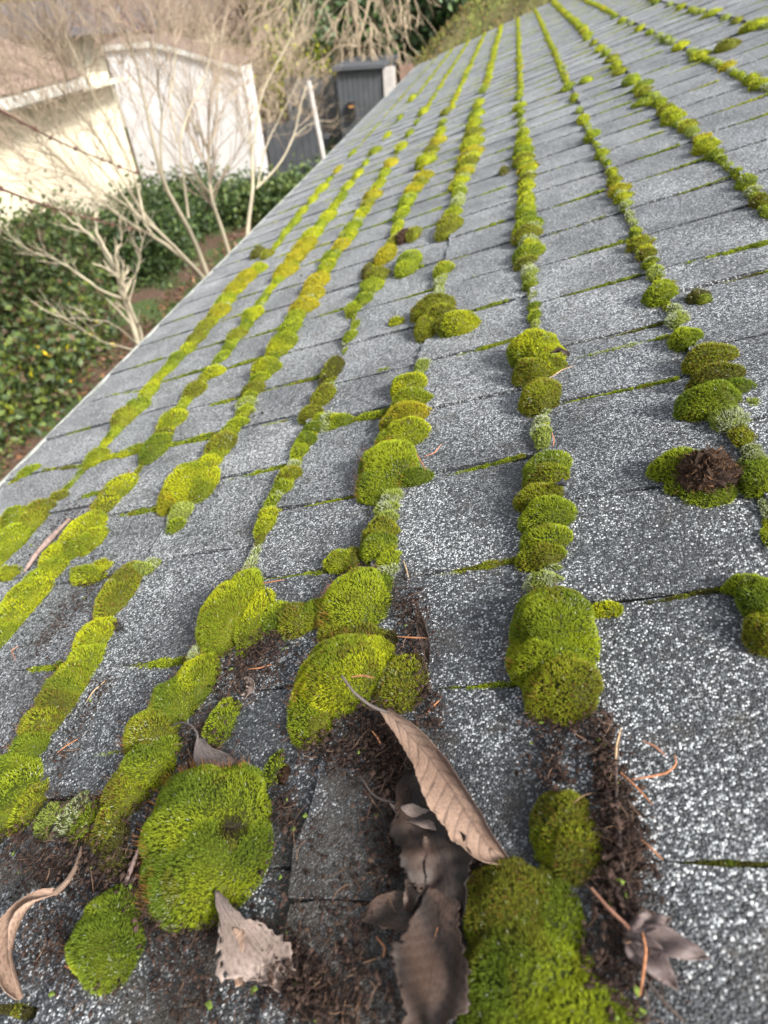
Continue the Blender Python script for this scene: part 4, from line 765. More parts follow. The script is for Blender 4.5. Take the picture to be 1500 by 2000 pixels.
V, Q, K = blade([(815, 1190, .007, 5, 5), (822, 1225, .008, 13, 12), (832, 1270, .007, 12, 10), (838, 1295, .006, 3, 3)], DARK, .5, rng, edge=.15, nseg=18, nw=6)
leaf_thing('narrow brown leaf strip in the dirt right of the hair-fringed dome', [('blade', MB().add(V, Q=Q, c=K))])
V, Q, K = blade([(1075, 690, .03, 2, 2), (1095, 684, .032, 8, 8), (1112, 694, .028, 2, 2)], DARK, .5, rng, nseg=12, nw=5)
leaf_thing('tiny dark leaf scrap on the big yellow moss dome', [('blade', MB().add(V, Q=Q, c=K))])
V, Q, K = blade([(1085, 945, .016, 4, 4), (1103, 946, .018, 12, 10), (1122, 936, .014, 2, 2)], ((.09, .09, .10), (.05, .05, .06), (.03, .03, .03)), .6, rng, nseg=12, nw=5)
leaf_thing('dark curled scrap beside the dark-topped cushion in the sixth row', [('blade', MB().add(V, Q=Q, c=K))])
def stick(label, pts, r, col, name='stick', cat='stick', group='sticks and needles on the roof', sides=7, knob=.12):
    S = smooth_poly(pts, 26); P = np.array([rw(*a[:3]) for a in S]); rad = np.array([np.interp(i / 25, np.linspace(0, 1, len(r)), r) for i in range(26)])
    rad = rad * (1 + rng.normal(0, knob, 26) * (knob > .05)); m = MB(); c = np.repeat(np.array(col) * rng.uniform(.75, 1.2, (26, 1)), sides, 0)
    m.tube(P, rad, sides, c=c); me = m.mesh(name, M_LITTER, True); o = place_mesh(name, me); tag(o, label, cat, group); return o
stick('thick dead stick lying beside the moss near the gutter at left', [(48, 1116, .006), (72, 1080, .010), (100, 1050, .012), (135, 1014, .010)], [.0016, .0030, .0036, .0028, .0020], (.26, .19, .165))
stick('forked root-like twig above the twisted tan leaf', [(268, 1710, .008), (240, 1740, .008), (262, 1680, .012), (275, 1650, .014)], [.0010, .0014, .0010], (.14, .10, .09), 'twig', 'twig')
stick('long thin dark twig standing in the dirt at right of the sixth row', [(1212, 1425, .008), (1202, 1500, .010), (1206, 1600, .010), (1214, 1690, .010), (1238, 1765, .008)], [.0005, .0008, .0009, .0007], (.09, .065, .055), 'twig', 'twig')
stick('dark branching twig at the lower right in the dirt', [(1180, 1690, .008), (1200, 1740, .009), (1245, 1800, .008)], [.0007, .0010, .0006], (.08, .055, .045), 'twig', 'twig')
stick('thin dark stalk near the bottom beside the lobed leaf', [(1250, 1900, .008), (1290, 1950, .008), (1340, 2000, .007)], [.0006, .0008, .0005], (.10, .08, .07), 'twig', 'twig')
OR = (.38, .17, .085)
ND = [([(686, 1322), (708, 1319), (731, 1324)], .036, 'orange needle lying on the yellow-green moss dome'),
 ([(776, 1243), (800, 1245), (832, 1246)], .014, 'orange needle in the dirt right of the dark moss shelf'),
 ([(484, 1307), (505, 1305), (531, 1298)], .009, 'orange needle above the little grey leaf scrap'),
 ([(112, 1470), (130, 1456), (152, 1443)], .006, 'orange needle on a shingle right of the long moss bar'),
 ([(1213, 1422), (1204, 1455), (1202, 1492)], .010, 'upright tan needle at the top of the twig dirt'),
 ([(1255, 1447), (1278, 1457), (1300, 1476)], .007, 'short pinkish needle on the shingle right of the twig dirt'),
 ([(1318, 1475), (1322, 1493), (1302, 1510), (1268, 1517), (1235, 1522)], .006, 'long bent orange needle forming a hook right of the twig dirt'),
 ([(1212, 1508), (1240, 1535), (1275, 1572)], .010, 'orange-brown needle crossing the long thin twig'),
 ([(1252, 1640), (1272, 1658), (1295, 1680)], .008, 'orange needle at the lower right of the olive cushion'),
 ([(856, 1808), (848, 1840), (830, 1868)], .013, 'orange needle on the wet leaf mass'),
 ([(126, 1886), (142, 1893), (160, 1904)], .006, 'orange needle left of the small round green cushion'),
 ([(1255, 1822), (1262, 1855), (1256, 1905), (1250, 1945)], .014, 'curved orange needle over the lobed leaf'),
 ([(727, 1428), (738, 1442), (747, 1462)], .012, 'short orange needle below the yellow-green dome'),
 ([(832, 1395), (845, 1380), (858, 1368)], .007, 'short orange needle right of the grizzled moss ball'),
 ([(862, 868), (848, 885), (828, 892)], .009, 'pinkish needle right of the large moss ball'),
 ([(812, 885), (822, 900), (832, 918)], .026, 'orange needle on the shoulder of the large moss ball'),
 ([(510, 1140), (532, 1136), (556, 1132)], .006, 'orange-red needle right of the yellow-green hump joint'),
 ([(788, 1095), (793, 1110), (798, 1128)], .006, 'pale straw needle right of the fifth row'),
 ([(1078, 845), (1082, 860), (1080, 872)], .008, 'reddish needle in the frosted stretch of the sixth row'),
 ([(1074, 738), (1098, 722), (1122, 714)], .008, 'straw needle under the big yellow dome'),
 ([(395, 1312), (372, 1340), (362, 1362)], .010, 'thin reddish needle on the ragged moss'),
 ([(205, 1330), (182, 1350), (168, 1372)], .006, 'brown needle right of the long moss bar middle'),
 ([(300, 1060), (330, 990), (312, 1020)], .006, 'faint needle beside the frosted lump'),
 ([(735, 1830), (752, 1850), (748, 1870)], .009, 'bent orange needle left of the wet leaf mass'),
 ([(30, 1290), (22, 1270), (36, 1262)], .006, 'reddish curled needle at the left edge')]
for pts, h, lab in ND:
    if 'faint' in lab: continue
    c = OR if 'orange' in lab else (.40, .19, .12) if 'pink' in lab or 'red' in lab else (.42, .30, .18)
    stick(lab, [(x, y, h) for x, y in pts], [.0003, .00055, .00055, .00025], c, 'conifer_needle', 'needle', 'fallen conifer needles', 5, .03)

# ------------------------------------------------------------------ dark litter caught between the moss
def litter(polys, name, lab):
    rng = np.random.default_rng(21); m = MB()
    for (x0, y0, x1, y1, sx, n, hmax) in polys:
        n = int(n * .46); s = rng.random(n); X = x0 + (x1 - x0) * s + rng.normal(0, sx * .85, n); Y = y0 + (y1 - y0) * s + rng.normal(0, sx * .8, n)
        for i in range(n):
            if not (-30 < X[i] < 1530 and Y[i] < 2060): continue
            hh = rng.uniform(.005, .005 + hmax * rng.random()); p = rw(X[i], Y[i], hh); k = rng.random()
            c = np.array([.034, .021, .016]) * rng.uniform(.35, 1.9)
            if k < .04: c = np.array([.18, .11, .07]) * rng.uniform(.6, 1.2)
            if k > .992: c = np.array([.12, .17, .03])
            if k < .36:      # curved fibre
                a = rng.uniform(0, 6.28); L = rng.uniform(.003, .013); d = np.array([math.cos(a), math.sin(a), rng.normal(0, .25)]); b = np.array([-d[1], d[0], 0]) * rng.normal(0, .5)
                P = [p - d * L / 2, p - d * L * .17 + b * L * .2, p + d * L * .17 + b * L * .22, p + d * L / 2]
                P = np.array(P); P[:, 2] = np.maximum(P[:, 2], .0048); m.tube(P, [.00012, .0002, .0002, .0001], 3, c=c)
            else:            # crumb
                r_ = rng.uniform(.0005, .0017) * (1.25 if k > .9 else 1); o = rng.normal(0, 1, (6, 3)) * .25
                base = np.array([(1, 0, 0), (-1, 0, 0), (0, 1, 0), (0, -1, 0), (0, 0, 1), (0, 0, -1)]) + o
                base = base * r_ * np.array([1, rng.uniform(.5, 1.2), rng.uniform(.3, .8)])
                m.add(base + p, T=[(0, 2, 4), (2, 1, 4), (1, 3, 4), (3, 0, 4), (2, 0, 5), (1, 2, 5), (3, 1, 5), (0, 3, 5)], c=c)
    o = link(name, m.mesh(name, M_LITTER), None, ROOFM); tag(o, lab, 'debris', None, 'stuff')
litter([(1165, 1400, 1195, 1560, 20, 1000, .010), (1195, 1540, 1225, 1720, 32, 1600, .012), (1190, 1700, 1240, 1900, 40, 900, .010), (1160, 1900, 1220, 2010, 50, 700, .008),
        (720, 1380, 780, 1540, 36, 2600, .010), (770, 1520, 760, 1700, 40, 800, .007), (700, 1700, 720, 2000, 60, 700, .006), (560, 1900, 700, 1990, 60, 500, .006),
        (790, 1150, 812, 1290, 22, 1000, .010), (800, 1290, 850, 1420, 22, 600, .007),
        (520, 1255, 440, 1340, 34, 1500, .008), (400, 1400, 380, 1500, 32, 900, .008), (560, 1240, 470, 1290, 20, 500, .008),
        (110, 1640, 300, 1760, 50, 2600, .010), (0, 1640, 120, 1700, 45, 1100, .008), (250, 1560, 270, 1740, 20, 600, .010), (100, 1570, 300, 1565, 16, 400, .010),
        (60, 1780, 150, 1900, 60, 900, .006), (300, 1850, 420, 1990, 60, 700, .007), (510, 1830, 640, 1960, 45, 1500, .009), (300, 1790, 420, 1820, 25, 500, .008),
        (530, 1560, 640, 1800, 75, 500, .003), (600, 1430, 700, 1480, 40, 900, .006), (560, 1540, 560, 1620, 16, 260, .008),
        (160, 985, 60, 1110, 22, 900, .006), (200, 1110, 70, 1270, 16, 700, .006), (220, 1220, 228, 1225, 8, 120, .005), (210, 1320, 110, 1500, 14, 300, .004),
        (500, 800, 470, 830, 10, 120, .004), (595, 505, 560, 540, 14, 150, .006), (1040, 1400, 1120, 1440, 24, 260, .005), (1070, 1480, 1100, 1530, 30, 300, .005), (905, 1700, 960, 1690, 20, 200, .006)],
       'leaf_litter', 'dark brown crumbs, rootlets and broken needles caught between moss and shingles')

# ------------------------------------------------------------------ garden: foliage helpers
def leaves(m, C, size, cols, rng, up=.4):
    """leaf-shaped faces, each folded along its midrib"""
    n = len(C); d = rng.normal(0, 1, (n, 3)); d[:, 2] -= .3; d /= np.linalg.norm(d, axis=1, keepdims=True)
    nn = rng.normal(0, 1, (n, 3)) + (0, 0, up * 2); s = np.cross(d, nn); s /= np.linalg.norm(s, axis=1, keepdims=True); nn = np.cross(s, d)
    L = size * rng.uniform(.6, 1.3, (n, 1)); w = L * .33
    V = np.stack([C, C + d * L * .5 + s * w + nn * L * .08, C + d * L, C + d * L * .5 - s * w + nn * L * .08], 1).reshape(-1, 3)
    k = np.arange(n)[:, None] * 4
    T = np.concatenate([k + (0, 1, 2), k + (0, 2, 3)]); ci = rng.integers(0, len(cols), n)
    c = np.array(cols)[ci] * rng.uniform(.6, 1.35, (n, 1)); m.add(V, T=T, c=np.repeat(c, 4, 0))
HG = [(.06, .105, .03), (.10, .15, .04), (.045, .08, .028), (.15, .20, .05), (.12, .16, .07), (.13, .09, .05)]
def hedge(name, label, lo, hi, n, size, cols, seed_, group=None, flowers=0, cat='hedge', lump=.25):
    rng = np.random.default_rng(seed_); lo = np.array(lo, float); hi = np.array(hi, float)
    root = empty(name, ((lo[0] + hi[0]) / 2, (lo[1] + hi[1]) / 2, lo[2]), label, cat, group); off = np.array(root.location)
    # clump centres on a bulging surface, leaves round each clump
    K = 260; cc = rng.uniform(0, 1, (K, 3)) * (hi - lo) + lo
    f = rng.integers(0, 3, K); cc[f == 0, 0] = hi[0] - np.abs(rng.normal(0, .12, (f == 0).sum())); cc[f == 1, 2] = hi[2] - np.abs(rng.normal(0, .1, (f == 1).sum()))
    cc[:, 0] += wavenoise(cc, .5, rng) * lump; cc[:, 2] += wavenoise(cc, .7, rng) * lump * .7
    ci = rng.integers(0, K, n); P = cc[ci] + rng.normal(0, 1, (n, 3)) * (.16, .2, .16); P[:, 2] = np.maximum(P[:, 2], .03)
    m = MB(); m.add(np.zeros((0, 3))) if False else None
    leaves(m, P - off, size, cols, rng); m.build('foliage', M_FOL, root)
    t = MB()
    for i in range(60):
        a = rng.uniform(lo, hi); a[2] = 0; b = cc[rng.integers(0, K)]; t.tube(np.array([a, (a + b) / 2 + rng.normal(0, .06, 3), b]) - off, [.012, .009, .004], 4, c=(.09, .06, .04))
    t.build('stem', M_BARK, root)
    if flowers:
        q = MB(); P = cc[rng.integers(0, K, flowers)] + rng.normal(0, .15, (flowers, 3)) + (.12, 0, 0)
        leaves(q, P - off, .07, [(.75, .62, .02), (.65, .68, .05), (.80, .55, .03)], rng); q.build('flowers', M_FOL, root)['kind'] = 'stuff'
    return root
hedge('laurel_hedge', 'dense green hedge in front of the cream house wall', (-6.1, 2.6, 0), (-5.3, 8.0, 1.05), 24000, .075, HG + [(.13, .18, .05)], 1)
hedge('ivy_bank', 'low ivy bank with yellow flowers below the hedge at left', (-5.3, 2.2, 0), (-4.65, 6.6, .55), 13000, .075, HG + [(.16, .2, .03)], 2, None, 130, 'plant')
hedge('garden_shrub', 'dark shrub behind the multi-stemmed bare trees', (-6.1, 8.2, 0), (-5.0, 11.0, .75), 14000, .08, HG[:3], 3, None, 0, 'shrub')
hedge('garden_shrub', 'dark green shrub in front of the white garage wall', (-5.2, 10.9, 0), (-3.6, 12.0, .5), 9000, .09, HG[:4], 4, None, 0, 'shrub')
hedge('garden_shrub', 'low shrub by the grey fence near the roof edge', (-3.6, 11.5, 0), (-2.6, 14.5, .5), 6000, .09, HG, 5, None, 12, 'shrub')
rng = np.random.default_rng(8); gm = MB(); n = 9000
P = np.stack([rng.uniform(-4.6, -1.2, n), rng.uniform(2.0, 12, n), np.full(n, .01)], 1); P = P[wavenoise(P, .9, rng) + rng.normal(0, .3, len(P)) > .25]
leaves(gm, P, .06, [(.09, .13, .03), (.14, .17, .04), (.05, .08, .02)], rng, 1.5); tag(gm.build('ground_cover', M_FOL), 'low green weeds on the soil below the trees', 'plants', None, 'stuff')
lm = MB(); n = 5000; P = np.stack([rng.uniform(-4.6, -1.2, n), rng.uniform(2.0, 12, n), np.full(n, .03)], 1)
leaves(lm, P, .07, [(.20, .10, .05), (.28, .15, .08), (.12, .06, .035)], rng, 2); tag(lm.build('fallen_leaves', M_FOL), 'brown fallen leaves on the soil beneath the hedge', 'leaves', None, 'stuff')

# ------------------------------------------------------------------ neighbouring buildings
nh = empty('neighbour_house', (-8.5, 8, 0), 'cream single-storey house with brown shingle roof and white fascia', 'house'); no = np.array(nh.location)
def bxp(name, a, b, mat, parent, off): return MB().box(np.array(a) - off, np.array(b) - off).build(name, mat, parent)
bxp('wall', (-14, 1.0, 0), (-6.25, 11.0, 2.32), M_CREAM, nh, no)
EX, EZ = -5.9, 2.40
bxp('fascia', (EX - .03, .6, EZ - .17), (EX, 9.6, EZ), M_FASC, nh, no)
bxp('gutter', (EX, .6, EZ - .13), (EX + .10, 9.6, EZ - .02), M_FASC, nh, no)
bxp('soffit', (-6.25, .6, EZ - .19), (EX - .03, 11.1, EZ - .172), M_CREAM, nh, no)
slope = .33; nrow = 34
r_ = random.Random(4)
near_rows = MB()
base_ = MB(); base_.add(np.array([(EX + .06, .5, EZ), (EX - 7, .5, EZ + 7 * slope), (EX - 7, 11.3, EZ + 7 * slope), (EX + .06, 9.7, EZ)]) - no, Q=[(0, 3, 2, 1)], c=(.12, .085, .07)); base_.build('roof', M_BROOF, nh)
for i in range(nrow):
    x1 = EX + .05 - i * .2; x0 = x1 - .21; y = .5
    course = MB()
    while y < 9.6 + (.05 - (x1 - EX)) * .24:
        w = .33; z1 = EZ + (EX + .06 - x1) * slope + .028; z0 = EZ + (EX + .06 - x0) * slope + .012
        k = r_.uniform(.75, 1.25); c = (.235 * k, .17 * k, .14 * k)
        course.add(np.array([(x1, y, z1), (x1, y + w - .01, z1), (x0, y + w - .01, z0), (x0, y, z0), (x1, y, z1 - .02), (x1, y + w - .01, z1 - .02)]) - no, Q=[(0, 1, 2, 3), (4, 5, 1, 0)], c=c); y += w
    course.build('shingle_course', M_BROOF, nh)
# white garage set back
wg = empty('white_garage', (-5.5, 12.5, 0), 'white garage wall with pale roof edge behind the bare trees', 'garage'); wo_ = np.array(wg.location)
tl = [aty(205, 100, 12.3), aty(300, 92, 12.3), aty(375, 112, 12.3), aty(472, 142, 12.3)]
m = MB(); N_ = len(tl)
V = [(p[0], 12.3, 0) for p in tl] + [tuple(p) for p in tl] + [(p[0], 12.85, 0) for p in tl] + [(p[0], 12.85, p[2]) for p in tl]
Q = []
for i in range(N_ - 1): Q += [(i, i + 1, N_ + i + 1, N_ + i), (N_ + i, N_ + i + 1, 3 * N_ + i + 1, 3 * N_ + i)]
Q += [(N_ - 1, 3 * N_ - 1, 4 * N_ - 1, 2 * N_ - 1), (0, N_, 3 * N_, 2 * N_)]
m.add(np.array(V) - wo_, Q=Q); m.build('wall', M_WHITE, wg)
for a, b in zip(tl[:-1], tl[1:]):
    m = MB(); V = []
    for p in (a, b): V += [(p[0], 12.24, p[2] + .003), (p[0], 12.88, p[2] + .003), (p[0], 12.88, p[2] + .08), (p[0], 12.24, p[2] + .08)]
    m.add(np.array(V) - wo_, Q=[(0, 4, 7, 3), (0, 1, 5, 4), (0, 3, 2, 1), (4, 5, 6, 7)]); m.build('roof_edge', M_FASC, wg)
    m = MB(); m.add(np.array([(a[0], 12.245, a[2] + .084), (b[0], 12.245, b[2] + .084), (b[0], 12.88, b[2] + .16), (a[0], 12.88, a[2] + .16)]) - wo_, Q=[(0, 1, 2, 3)], c=(.17, .125, .105)); m.build('roof', M_BROOF, wg)
# house far behind with dark roof
fh = empty('distant_house', (-16, 24, 0), 'distant house with dark grey-brown roof at the top left', 'house'); fo_ = np.array(fh.location)
bxp('wall', (-20.5, 22, 0), (-11, 30, 2.5), M_CREAM, fh, fo_)
m = MB(); m.add(np.array([(-21, 21.5, 2.45), (-10.5, 21.5, 2.45), (-10.5, 26, 3.35), (-21, 26, 3.35), (-21, 30.5, 2.45), (-10.5, 30.5, 2.45)]) - fo_, Q=[(0, 1, 2, 3), (3, 2, 5, 4)], T=[(0, 3, 4), (1, 5, 2)], c=(.09, .085, .095)); m.build('roof', M_BROOF, fh)
for k in range(4): bxp('window', (-19 + k * 2.2, 21.96, 1.1), (-18 + k * 2.2, 22.0, 2.0), M_SHED, fh, fo_)
# dark shed
sa = aty(657, 150, 13.5); sb = aty(748, 132, 13.5); so1 = np.array([(sa[0] + sb[0]) / 2, 13.9, 0])
sh = empty('garden_shed', tuple(so1), 'dark grey garden shed with white corner post beyond the eave', 'shed')
n = 9; w = (sb[0] - sa[0]) / n
for i in range(n):
    MB().box(np.array([sa[0] + w * i + .004, 13.5, 0]) - so1, np.array([sa[0] + w * (i + 1) - .004, 13.53, sb[2]]) - so1).build('plank', M_SHED, sh)
bxp('wall', (sa[0], 13.535, 0), (sb[0], 15.0, sb[2] - .01), M_SHED, sh, so1)
bxp('roof', (sa[0] - .06, 13.4, sb[2] + .003), (sb[0] + .05, 15.1, sb[2] + .06), M_SHED, sh, so1)
bxp('corner_post', (sb[0] + .003, 13.46, 0), (sb[0] + .20, 13.62, sb[2] - .002), M_WPOST, sh, so1)
lp = aty(686, 205, 13.44); la = empty('wall_lantern', (lp[0], 13.44, lp[2] - .12), 'small black lantern on the dark shed front', 'lantern'); lo_ = np.array(la.location)
M_BLK = simple('black_iron', (.01, .01, .01), (.02, .02, .02), 30, .5, 0); M_AMB = simple('amber_glass', (.35, .18, .07), (.45, .24, .1), 30, .3, 0)
bxp('body', lo_ + (-.06, -.04, -.1), lo_ + (.06, .055, .08), M_BLK, la, lo_); bxp('glass', lo_ + (-.04, -.06, .081), lo_ + (.04, .03, .14), M_AMB, la, lo_); bxp('cap', lo_ + (-.07, -.08, .141), lo_ + (.07, .05, .16), M_BLK, la, lo_)
# fence panels
def fence(name, label, p0, p1, z, mat, pw=.14, group=None, cat='fence'):
    p0 = np.array(p0, float); p1 = np.array(p1, float); L = np.linalg.norm(p1 - p0); d = (p1 - p0) / L; nn = np.array([-d[1], d[0]]); n = int(L / pw)
    root = empty(name, (*p0, 0), label, cat, group); me = MB().box((.004, 0, 0), (pw - .006, .02, z)).mesh('plank', mat)
    for i in range(n):
        o = link('plank', me, root); o.location = (*(d * i * pw), .02 * math.sin(i * 2.1)); o.rotation_euler = (0, 0, math.atan2(d[1], d[0]))
    for h in (.3, z - .3):
        o = link('rail', MB().box((0, .021, h), (L, .06, h + .08)).mesh('rail', mat), root); o.rotation_euler = (0, 0, math.atan2(d[1], d[0]))
    return root
fence('board_fence', 'grey board fence between the white garage and the shed', (-4.5, 14.6), (-2.2, 14.2), 1.75, M_FENCE)
fence('board_fence', 'brown board fence right of the white corner post behind the roof edge', (sb[0] + .25, 13.9), (2.5, 14.3), sb[2] - .02, M_BRFENCE)
fa_ = aty(492, 250, 12.9); fb_ = aty(640, 250, 12.9)
fence('board_fence', 'low dark blue-grey board fence left of the white pole', (tl[-1][0] + .03, 12.9), (fb_[0], 12.9), 1.25, M_SHED)
pt = aty(602, 158, 12.0); pb = aty(632, 310, 12.0)
o = MB().tube([(pb[0] + .02, 12, 0), (pb[0], 12, pb[2]), tuple(pt)], [.05, .045, .045], 8, c=(.6, .57, .55)).build('leaning_pole', M_WPOST); tag(o, 'slim white pole standing left of the dark shed', 'pole')
# scattered far objects behind: brown timber stack look of the neighbour's yard
fence('board_fence', 'brown fence far behind the white garage', (-8.5, 17.0), (-1.6, 17.2), 2.15, M_BRFENCE, .16)

# ------------------------------------------------------------------ trees
BARKC = np.array([.37, .325, .235])
def grow(m, p, d, L, r, depth, rng, spread=.45, trop=.12, tips=None, col=None, split=3, droop=0, rmin=.0012):
    n = 3 if depth < 2 else 4; P = [np.array(p, float)]; dd = np.array(d, float)
    for i in range(n):
        dd = dd + rng.normal(0, .13, 3) + (0, 0, trop * .5 - droop * (i / n)); dd /= np.linalg.norm(dd); P.append(P[-1] + dd * L / n)
    rr = np.linspace(r, max(r * .55, rmin), n + 1); m.tube(P, rr, 4 if r > .02 else 3, c=col * rng.uniform(.75, 1.15))
    if depth == 0: 
        if tips is not None: tips.append(P[-1])
        return
    k = split if rng.random() > .3 else split - 1
    for i in range(k):
        j = rng.integers(1, n + 1) if i else n; q = P[j]; a = rng.normal(0, 1, 3); a -= a @ dd * dd; a /= np.linalg.norm(a); s = spread * rng.uniform(.6, 1.4)
        grow(m, q, dd * math.cos(s) + a * math.sin(s), L * rng.uniform(.55, .85), max(r * .55, rmin), depth - 1, rng, spread, trop, tips, col, split, droop, rmin)
def traced_tree(label, base, limbs, seed_, X0, twigL=.5, depth=3, rb=.035, group='bare pale-barked garden trees', twig_col=None, every=1, trop=.14):
    """limbs: photograph polylines (first point shared with an earlier limb) laid in depth around x = X0"""
    rng = np.random.default_rng(seed_); b = atx(*base, X0); root = empty('bare_tree', (b[0], b[1], 0), label, 'tree', group); off = np.array([b[0], b[1], 0]); tc = twig_col if twig_col is not None else BARKC
    m = MB(); m.tube(np.array([(b[0], b[1], 0), (b[0] + .01, b[1], b[2] * .5), tuple(b)]) - off, [rb * 1.25, rb * 1.05, rb], 8, c=BARKC * .9); m.build('trunk', M_BARK, root, True)
    tw = MB()
    for (pts, r0, r1, dep) in limbs:
        S = smooth_poly(np.array(pts, float), 14); dx = np.linspace(0, dep, 14); P = np.array([atx(x, y, X0 + e) for (x, y), e in zip(S, dx)]) - off
        P += rng.normal(0, .006, P.shape) * np.linspace(0, 1, 14)[:, None]
        MB().tube(P, np.linspace(r0, r1, 14), 6, c=np.repeat(BARKC * rng.uniform(.8, 1.15, (14, 1)), 6, 0)).build('limb', M_BARK, root, True)
        for i in range(5, 14, every):
            for _ in range(2 if i > 7 else 1):
                t = P[i] - P[i - 1]; t /= np.linalg.norm(t); a = rng.normal(0, 1, 3); a[0] *= .8; a -= a @ t * t; a /= np.linalg.norm(a); d = t * .8 + a * .55; d /= np.linalg.norm(d)
                grow(tw, P[i], d, twigL * rng.uniform(.5, 1.1), max(.0035, r1 * .7), depth, rng, .42, trop, None, tc, 3)
    tw.build('twigs', M_BARK, root)['kind'] = 'stuff'
    return root
TW = np.array([.31, .245, .18]); TW2 = np.array([.42, .29, .235])
traced_tree('small bare tree with twin stems, nearest the gutter, against the hedge', (277, 700), [
    ([(277, 700), (262, 640), (235, 560), (228, 530)], .022, .016, 0), ([(284, 700), (276, 650), (250, 590), (240, 555), (232, 540)], .016, .012, .05),
    ([(228, 530), (190, 470), (150, 440), (112, 408)], .013, .006, -.25), ([(230, 535), (222, 500), (240, 468), (232, 420)], .011, .005, .2), ([(228, 532), (212, 495), (188, 455), (184, 392)], .011, .005, -.1),
    ([(246, 585), (200, 570), (160, 540), (130, 515), (62, 492)], .010, .004, -.3), ([(268, 672), (232, 640), (205, 625), (130, 620)], .008, .003, .2), ([(262, 684), (190, 665), (140, 628), (98, 612)], .008, .003, -.1), ([(252, 592), (268, 530), (280, 470)], .006, .003, .2)],
    31, -2.6, .15, 1, .03, twig_col=BARKC, every=2)
traced_tree('wide bare tree whose limbs lean far left across the cream wall', (412, 560), [
    ([(405, 556), (370, 510), (320, 470), (250, 440), (190, 385), (100, 300), (30, 225)], .024, .006, -.7), ([(408, 554), (345, 485), (282, 430), (240, 350), (190, 260), (110, 160)], .022, .006, -.3),
    ([(412, 556), (372, 445), (345, 408), (322, 370), (305, 320), (290, 230), (270, 140), (250, 60)], .026, .006, .2), ([(322, 372), (312, 300), (318, 220), (300, 120), (310, 40)], .012, .004, .4),
    ([(345, 485), (250, 400), (150, 345), (60, 320)], .012, .004, -.3), ([(282, 430), (262, 330), (200, 220), (150, 120), (120, 40)], .012, .004, -.1), ([(300, 460), (200, 330), (90, 230), (10, 150)], .012, .004, -.5)],
    32, -3.0, .62, 4, .05, twig_col=TW)
traced_tree('upright bare tree with forking crown before the white garage', (455, 520), [
    ([(455, 520), (432, 442), (412, 390), (405, 310), (408, 288)], .026, .016, 0), ([(408, 290), (372, 232), (332, 168), (300, 100)], .013, .005, -.3), ([(408, 288), (420, 250), (425, 180), (432, 90), (440, 20)], .013, .005, .2),
    ([(368, 425), (358, 340), (346, 280), (362, 228), (402, 150), (420, 60)], .015, .005, .3), ([(346, 280), (330, 200), (345, 110), (335, 30)], .010, .004, 0)],
    33, -3.3, .6, 4, .045, twig_col=TW)
traced_tree('bare forked tree closest to the roof edge, right of the white wall', (482, 475), [
    ([(482, 475), (488, 400), (498, 365), (490, 300), (485, 200), (468, 125)], .030, .009, -.1), ([(500, 368), (545, 325), (578, 262), (588, 195), (602, 160)], .019, .007, .2), ([(504, 362), (518, 285), (560, 205), (585, 150)], .013, .005, -.2),
    ([(576, 265), (600, 245), (625, 235), (660, 240)], .010, .004, .2), ([(492, 300), (512, 170), (545, 120), (580, 50), (600, -10)], .014, .006, .3), ([(490, 290), (470, 230), (455, 170)], .010, .004, -.2)],
    34, -3.5, .55, 3, .05, twig_col=TW)
# budded branches reaching in from the left
rng = np.random.default_rng(50)
bt = empty('budded_branch', label='thin dark branches with red-brown bud clusters reaching in from the left edge', cat='branch'); 
p_0 = atx(-60, 180, -1.5); bt.location = tuple(p_0); BC_ = np.array([.13, .07, .055])
for pts in ([(-60, 180), (0, 215), (40, 238), (120, 280), (200, 312), (262, 338), (320, 352)], [(-60, 345), (0, 368), (60, 392), (150, 420), (230, 442), (300, 455)]):
    S = smooth_poly(np.array(pts, float), 24); P = np.array([atx(x, y, -1.5) for x, y in S]) - p_0
    MB().tube(P, np.linspace(.0042, .0014, 24), 5, c=BC_).build('branch', M_BARK, bt, True)
    for i in [3, 4, 8, 10, 13, 16, 17, 18, 20]:
        b = MB()
        for _ in range(9):
            d = rng.normal(0, 1, 3); d /= np.linalg.norm(d); b.tube([P[i], P[i] + d * .006, P[i] + d * .013], [.0012, .0024, .0003], 4, c=BC_ * rng.uniform(.6, 1.3))
        b.build('bud_cluster', M_BARK, bt)
# weeping and background trees
def bushy(name, label, pos, h, trunk, n0, L, depth, seed_, col, droop=0, spread=.6, split=3, rmin=.004, group=None, cat='tree', leafn=0, leafcols=None, leafsize=.1, lean=0):
    rng = np.random.default_rng(seed_); root = empty(name, pos, label, cat, group); t = MB(); t.tube([(0, 0, 0), (lean * .4, 0, h * .5), (lean, 0, h)], [trunk * 1.2, trunk, trunk * .75], 8, c=col * .85); t.build('trunk', M_BARK, root, True)
    m = MB(); tips = []
    for i in range(n0):
        a = i / n0 * 6.28 + rng.normal(0, .3); e = rng.uniform(.3, 1.2); d = np.array([math.cos(a) * math.cos(e), math.sin(a) * math.cos(e), math.sin(e)])
        grow(m, (lean * rng.uniform(.6, 1), 0, h * rng.uniform(.55, 1)), d, L, trunk * .5, depth, rng, spread, .05, tips, col, split, droop, rmin)
    m.build('branches', M_BARK, root)
    if leafn:
        tips = np.array(tips); P = tips[rng.integers(0, len(tips), leafn)] + rng.normal(0, .28, (leafn, 3)); q = MB(); leaves(q, P, leafsize, leafcols, rng); q.build('crown', M_FOL, root)
    return root
PB = np.array([.30, .24, .165])
w = aty(690, 90, 15.5); bushy('weeping_tree', 'pale bare weeping tree with arching branches above the shed', (w[0], 16.0, 0), 3.0, .06, 13, 1.1, 4, 61, PB, .55, .5, 3, .009, None)
